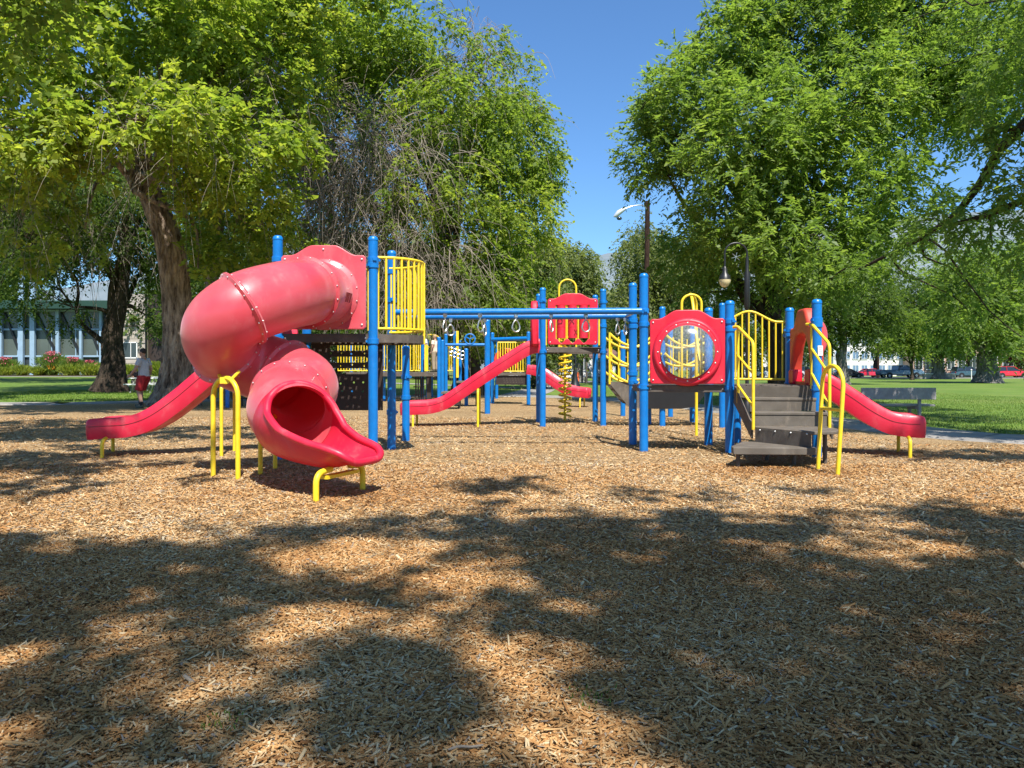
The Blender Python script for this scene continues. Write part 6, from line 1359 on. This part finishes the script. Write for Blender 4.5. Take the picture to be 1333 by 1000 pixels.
# trees standing behind the camera: their crowns throw the dappled shade over the chips
SH = [(700, 635, 100, 9, .45), (600, 655, 110, 6, .3), (900, 648, 80, 9, .35), (1050, 640, 60, 6, .3), (760, 690, 190, 26, .9), (950, 690, 130, 22, .8), (1150, 665, 120, 12, .65), (1290, 690, 80, 34, .85), (480, 690, 90, 10, .5), (400, 700, 60, 6, .4),
      (820, 740, 170, 32, 1), (665, 738, 80, 9, .55), (590, 797, 90, 6, .5), (1000, 780, 170, 48, 1), (1240, 790, 110, 38, .95), (850, 810, 120, 30, 1), (960, 860, 190, 46, 1), (1200, 880, 150, 60, 1), (1060, 930, 200, 40, .95), (1220, 975, 160, 30, .9), (1270, 745, 80, 26, .8), (1290, 850, 60, 60, 1), (1290, 930, 70, 60, 1), (1130, 742, 110, 12, .55), (930, 930, 60, 40, .8), (770, 820, 45, 14, .25), (1120, 720, 80, 13, .45), (890, 980, 50, 14, .2), (600, 905, 40, 14, .15),
      (80, 735, 120, 36, .95), (230, 715, 60, 10, .7), (150, 770, 130, 28, .8), (40, 800, 60, 36, .9), (330, 770, 60, 22, .8), (430, 768, 80, 17, .65), (300, 740, 90, 9, .55), (320, 850, 60, 22, .6), (300, 890, 80, 28, .75), (555, 835, 40, 16, .3), (470, 856, 40, 9, .5), (520, 900, 100, 36, .7), (400, 930, 120, 36, .8), (540, 960, 60, 36, .8), (60, 900, 60, 18, .6), (150, 960, 90, 28, .65), (100, 840, 60, 18, .5), (240, 960, 60, 18, .55), (560, 990, 80, 8, .25), (30, 970, 40, 28, .7),
      (80, 560, 110, 14, .75), (60, 600, 80, 20, .75), (150, 625, 100, 6, .4), (0, 640, 60, 12, .65), (210, 600, 60, 6, .35), (280, 563, 90, 8, .55), (1260, 592, 100, 8, .5), (1290, 566, 60, 7, .8), (1140, 556, 70, 8, .65)]
def shade_clumps(sel, rng, z0, z1, per=95):
    cs = []
    for (px, py, rx, ry, den) in sel:
        Yc = CAM_Z * 1000 / (py - 482); y0, y1 = CAM_Z * 1000 / (py + ry - 482), CAM_Z * 1000 / (max(py - ry, 500) - 482); area = PI * (rx * Yc / 1000) * (y1 - y0) / 2
        k = max(1, int(area * den ** 1.3 * 11.0 + rng.random()))
        a = rng.random(k) * 2 * PI; r = np.sqrt(rng.random(k)); u = px + rx * r * np.cos(a); v = py + ry * r * np.sin(a)
        Y = CAM_Z * 1000 / (v - 482); X = (u - 666.5) * Y / 1000; z = z0 + (z1 - z0) * rng.random(k) * (0.7 + 0.3 * rng.random(k))
        cs.append(np.stack([X + SUN.x / SUN.z * z, Y + SUN.y / SUN.z * z, z], 1))
    return np.concatenate(cs)
def shade_tree(label, base, sel, seed, extra_masses, nl, z0=11.0, z1=16.0):
    rng = np.random.default_rng(seed); cs = shade_clumps(sel, rng, z0, z1); outs = unit(rng.normal(size=cs.shape)); yl = np.zeros(len(cs))
    ex = foliage(cs, outs, yl, rng, 0.32, 8, 9, 0.36, (0.14, 0.085), 0.35, 0.6, 0.45)
    ctr = cs.mean(0); ms = [(tuple(cs[i]), (.5, .5, .4)) for i in rng.choice(len(cs), 9, replace=False)] + extra_masses
    b_ = Vector(base)
    return tree('elm_tree', label, 'tree', [b_, b_ + Vector((0, .1, 2)), b_ + Vector((.1, .3, 4.5)), b_ + Vector((.3, .8, z1 * .66)), b_ + Vector((.5, 1.0, z1 * .95))], [.42, .36, .32, .24, .12], ms, nl, LEAF_ELM, BARK, seed, rc=.45, sl=.5, leaf=(.125, .07), droop=.4, fork=.5, limb_r=.11, twigs=3, extra=ex)
near_r = [s for s in SH if s[0] > 560 and s[1] > 600]; near_l = [s for s in SH if s[0] <= 560 and s[1] > 645]; far_l = [s for s in SH if s[0] < 400 and s[1] <= 645]; far_r = [s for s in SH if s[0] > 1000 and s[1] <= 600]
shade_tree('tall elm behind the viewer shading the chips in front of the stairs', (6.5, -10.5, 0), near_r, 201, [((5, -7, 10), (5, 3.5, 2.5)), ((11, -6, 8), (4, 4, 3)), ((1, -9, 8), (4, 3, 3))], 26000)  # its extra masses are unseen canopy, added to block sky light
shade_tree('tall elm behind the viewer dappling the chips before the tube slide', (-4.5, -10.5, 0), near_l, 202, [((-5, -7.5, 10), (5, 3.5, 2.5)), ((-11, -5, 8), (4, 4, 3))], 22000)  # extra masses here too are added out of view to dim the sky fill
shade_tree('elm out of frame beside the wave slide, its lowest spray in the sky corner', (-12.5, 7.5, 0), far_l, 203, [M(0, 10, 9.5, 45, 30, .6, .6), M(30, -30, 9.5, 80, 40, .8, .8), ((-11, 7, 10), (2, 2, 1.5))], 12000, 7.5, 10.5)
shade_tree('elm out of frame shading the path beyond the short slide', (13.5, 5.0, 0), far_r, 204, [((12, 5, 10), (2, 2, 1.5))], 5000, 8, 10.5)

# ================================================================ GROUND COVER
def chips(n, d0, d1, wl, ww, relief, seed, ridged):
    rng = np.random.default_rng(seed); d = np.sqrt(d0 ** 2 + (d1 ** 2 - d0 ** 2) * rng.random(n)); x = (rng.random(n) * 2 - 1) * (0.70 * d + 0.2)
    keep = ~((x > 6.3) & (d > 12)); d, x = d[keep], x[keep]; n = len(d)
    L = wl * np.exp(rng.normal(size=n) * .45); Wd = ww * np.exp(rng.normal(size=n) * .33); th = rng.random(n) * 2 * PI
    tilt = rng.normal(size=n) * .22; roll = rng.normal(size=n) * .35; z = 0.006 + relief * rng.random(n) ** 1.5
    A = np.stack([np.cos(th) * np.cos(tilt), np.sin(th) * np.cos(tilt), np.sin(tilt)], 1); Nn = unit(np.stack([np.sin(roll) * -np.sin(th), np.sin(roll) * np.cos(th), np.cos(roll)], 1) + 0); B = unit(np.cross(Nn, A)); Nn = np.cross(A, B)
    c = np.stack([x, d, z + L * .5 * np.abs(np.sin(tilt)) * .8], 1); La, Wb, h = (A * L[:, None] * .5), (B * Wd[:, None] * .5), Nn * (Wd * .22)[:, None]
    tap = (0.55 + 0.45 * rng.random(n))[:, None]
    lf = sum(np.sin(x * a_ + d * b_ + c_) for a_, b_, c_ in ((1.3, .7, 0), (-.8, 1.9, 2), (2.9, 2.1, 4), (4.4, -3.1, 1))) * .035; tint = np.clip(0.56 + lf + rng.normal(size=n) * .18, 0, 0.93); g = rng.random(n); 
    for hx_, hy_, hr_ in ((-1.2, 6.8, .6), (-5.75, 10.5, .6), (5.75, 10.4, .6), (-2.1, 15.9, .6), (3.0, 8.9, .5), (3.6, 8.7, .35)):      # kicked-out hollows expose dark, damp fines
        tint = np.clip(tint - .28 * np.exp(-((x - hx_) ** 2 + (d - hy_) ** 2) / hr_ ** 2), 0, 1)
    tint[g > .97] = 1.0; tint[g < .03] = .93
    top = [c - La - Wb + h, c - La * .9 + Wb * tap + h, c + La + Wb * .9 + h, c + La * .92 - Wb * tap + h]
    if ridged:
        V = np.stack(top + [p - 2.2 * h for p in top], 1).reshape(-1, 3); i = np.arange(n)[:, None] * 8
        F = np.concatenate([i + np.array([[0, 3, 2, 1]]), i + np.array([[0, 4, 7, 3]]), i + np.array([[1, 2, 6, 5]])], 0); tt = np.tile(tint, 3)
    else:
        V = np.stack(top, 1).reshape(-1, 3); F = np.arange(n * 4).reshape(-1, 4)[:, ::-1]; tt = tint
    return V, F, tt
V0, F0, t0_ = chips(90000, 2.0, 5.5, .016, .0050, .016, 300, False)
V1, F1, t1_ = chips(165000, 2.0, 5.2, .0245, .0064, .012, 301, True)
V2, F2, t2_ = chips(210000, 5.0, 9.5, .0265, .0078, .010, 302, False)
V3, F3, t3_ = chips(110000, 9.3, 19.0, .030, .0105, .010, 303, False)
Vc = np.concatenate([V1, V2, V3, V0]); Fc = np.concatenate([F1, F2 + len(V1), F3 + len(V1) + len(V2), F0 + len(V1) + len(V2) + len(V3)])
o = obj('wood_chips', np_mesh('wood_chips', Vc, Fc, CHIP, {'tint': ('FACE', np.concatenate([np.where(t1_ < .99, np.clip(t1_ - .05, 0, 1), t1_), np.clip(t2_ + .08, 0, 1), np.clip(t3_ + .13, 0, 1), t0_]))}), kind='stuff')
# short grass on the nearer lawn
rng = np.random.default_rng(77)
def blades(x, y, h, wd, rng):
    n = len(x); th = rng.random(n) * 2 * PI; ln = rng.normal(size=(n, 2)) * .35; z = gz(x, y) + .004
    A = np.stack([np.cos(th), np.sin(th), np.zeros(n)], 1) * (wd * .5)[:, None]; b = np.stack([x, y, z], 1); tp = b + np.stack([ln[:, 0] * h, ln[:, 1] * h, h], 1); md = b * .45 + tp * .55; md[:, 2] += h * .06
    V = np.stack([b - A, b + A, md + A * .8, tp, md - A * .8], 1).reshape(-1, 3); return V, np.arange(n * 5).reshape(-1, 5)
def in_lawn(x, y):
    bx = np.interp(y, [5, 9.5, 12, 13.2, 16, 20, 24.5, 29.5, 33.2], [13, 10.5, 8.2, 7.2, 6.6, 5.8, 4.9, 3.5, 1.0]); return x > bx + 1.85
x = rng.uniform(4, 22, 110000); y = 12 + 42 * rng.random(110000) ** 1.7; k = in_lawn(x, y) & (np.abs(x) < y * .72); Vg, Fg = blades(x[k], y[k], (.022 + .03 * rng.random(k.sum())) * (1 - .6 * sstep(18, 45, y[k])), np.full(k.sum(), .013), rng)
x2 = rng.uniform(-26, -12, 24000); y2 = 28.5 + 14 * rng.random(24000); k2 = (np.abs(x2) < y2 * .70); Vh, Fh = blades(x2[k2], y2[k2], .025 + .03 * rng.random(k2.sum()), np.full(k2.sum(), .02), rng)
parts_g = [(Vg, Fg), (Vh, Fh)]
for px, py in ((287, 945), (770, 915)):
    Y = CAM_Z * 1000 / (py - 482); X = (px - 666.5) * Y / 1000; n = 60; Vt, Ft = blades(X + rng.normal(size=n) * .04, Y + rng.normal(size=n) * .045, .008 + .016 * rng.random(n), np.full(n, .005), rng); Vt[:, 2] += .012; parts_g.append((Vt, Ft))
off = np.cumsum([0] + [len(v) for v, f in parts_g]); Vb = np.concatenate([v for v, f in parts_g]); Fb = np.concatenate([f + o_ for (v, f), o_ in zip(parts_g, off)])
obj('grass', np_mesh('grass', Vb, Fb, GRASSB, {'tint': ('FACE', rng.random(len(Fb)))}), kind='stuff')
Y = CAM_Z * 1000 / (983 - 482); X = (605 - 666.5) * Y / 1000
mb = MB(); mb.tube(catmull([(-.05, -.012, .0), (-.015, .0, .004), (.02, .0, .003), (.055, .014, .002)], 4), [.003, .004, .0045, .0045, .004, .004, .004, .004, .0038, .0036, .0035, .0032, .0025], 8)
stk = mb.build('stick', TWIG); stk.location = (X, Y, .022); tag(stk, 'short grey stick lying on the chips near the viewer', 'stick')
# flower bed before the hall
FLP, FLY, FLW = (mat(n_, c_, .7, var=.3, var_scale=9) for n_, c_ in (('pink_petal', (0.50, 0.10, 0.13)), ('orange_petal', (0.80, 0.30, 0.02)), ('white_petal', (0.7, 0.75, 0.6))))
mb = MB(); P = [(-75, 73.5), (-56, 74), (-45, 73.5), (-38, 73)]; Q = [(-38, 79), (-75, 79)]
mb.add([(x, y, float(gz(x, y)) + .05) for x, y in P + Q], [tuple(range(6))]); mb.build('flower_bed', SOIL, kind='structure', smooth=0)
def shrub(name, label, cat, px, py_b, py_t, rpx, Y, lm, seed, petal=None, leaf=.22, tint=.6, up=True):
    x = W(px, 0, Y).x; z = float(gz(x, Y)); zt = W(0, py_t, Y).z; h = zt - z; t = thing(name, label, cat); rg = np.random.default_rng(seed); rw = rpx * Y / 1000; n = 1500
    base = np.stack([x + rg.normal(size=n) * rw * .35, Y + rg.normal(size=n) * rw * .35, np.full(n, z)], 1); d = unit(np.stack([rg.normal(size=n) * .5, rg.normal(size=n) * .5, np.ones(n) * 1.1], 1)); q = rg.random((n, 1)) ** .6; Pp = base + d * q * h * .95
    N = unit(rg.normal(size=(n, 3)) + np.array([0, -.6, .5])); o = obj('foliage', leaf_mesh('foliage', Pp, d, N, np.full(n, leaf * 1.6), np.full(n, leaf * .45), rg.normal(size=n) * .15 + tint, lm), t); o['kind'] = 'stuff'
    mb = MB(); 
    for k in range(5): mb.tube([(x + .1 * math.cos(k * 1.3), Y + .1 * math.sin(k * 1.3), z), (x + rw * .4 * math.cos(k * 1.3), Y + rw * .4 * math.sin(k * 1.3), z + h * .7)], [.03, .015], 6)
    mb.build('stem', BARK_DARK, t)
    if petal:
        n = 300; Pp = np.stack([x + rg.normal(size=n) * rw * .42, Y - .3 + rg.normal(size=n) * rw * .3, z + h * (.55 + .5 * rg.random(n))], 1); A = unit(rg.normal(size=(n, 3))); N = unit(rg.normal(size=(n, 3)))
        o = obj('blossom', leaf_mesh('blossom', Pp, A, N, np.full(n, .15), np.full(n, .13), np.full(n, .5), petal), t); o['kind'] = 'stuff'
    at_base(t, (x, Y, z))
for i, a in enumerate([('flower_bush', 'pink flowering bush beside the pale blue corner column', 'bush', 70, 0, 459, 9, FLP), ('flower_bush', 'pink flowering bush at the picture edge by the glazed hall', 'bush', 8, 0, 466, 9, FLP), ('flower_bush', 'smaller red-pink bush between the columns of the glazed hall', 'bush', 97, 0, 466, 8, FLP), ('flower_bush', 'low pink bush beside the dark forked trunk', 'bush', 119, 0, 470, 8, FLP), ('flower_clump', 'bright orange flower clump below the pink bush', 'flowers', 69, 0, 476, 6, FLY), ('flower_clump', 'whitish flower clump between the paired blue columns and the orange flowers', 'flowers', 56, 0, 475, 6, FLW),
     ('grass_clump', 'yellow-green clump before the paired blue columns', 'plant', 28, 0, 475, 9, None), ('grass_clump', 'green clump at the foot of the second blue column', 'plant', 49, 0, 478, 6, None), ('grass_clump', 'tall green clump next to the orange flowers', 'plant', 92, 0, 473, 11, None), ('grass_clump', 'tall green clump touching the forked trunk', 'plant', 117, 0, 473, 11, None), ('grass_clump', 'green clump below the block building window', 'plant', 163, 0, 474, 12, None), ('grass_clump', 'green clump behind the walking man', 'plant', 184, 0, 474, 11, None), ('grass_clump', 'dry tan-green clump next to the big leaning trunk', 'plant', 206, 0, 470, 9, None), ('grass_clump', 'yellow-green clump at the picture edge of the bed', 'plant', 6, 0, 478, 10, None)]):
    nm, lab, cat, px, _, pt, rp, petal = a; shrub(nm, lab, cat, px, 0, pt, rp, 75.5 if petal is None else 76.3, LEAF_ELM if petal is None else LEAF_LOC, 400 + i, petal, .22, .75 if petal is None else .5)
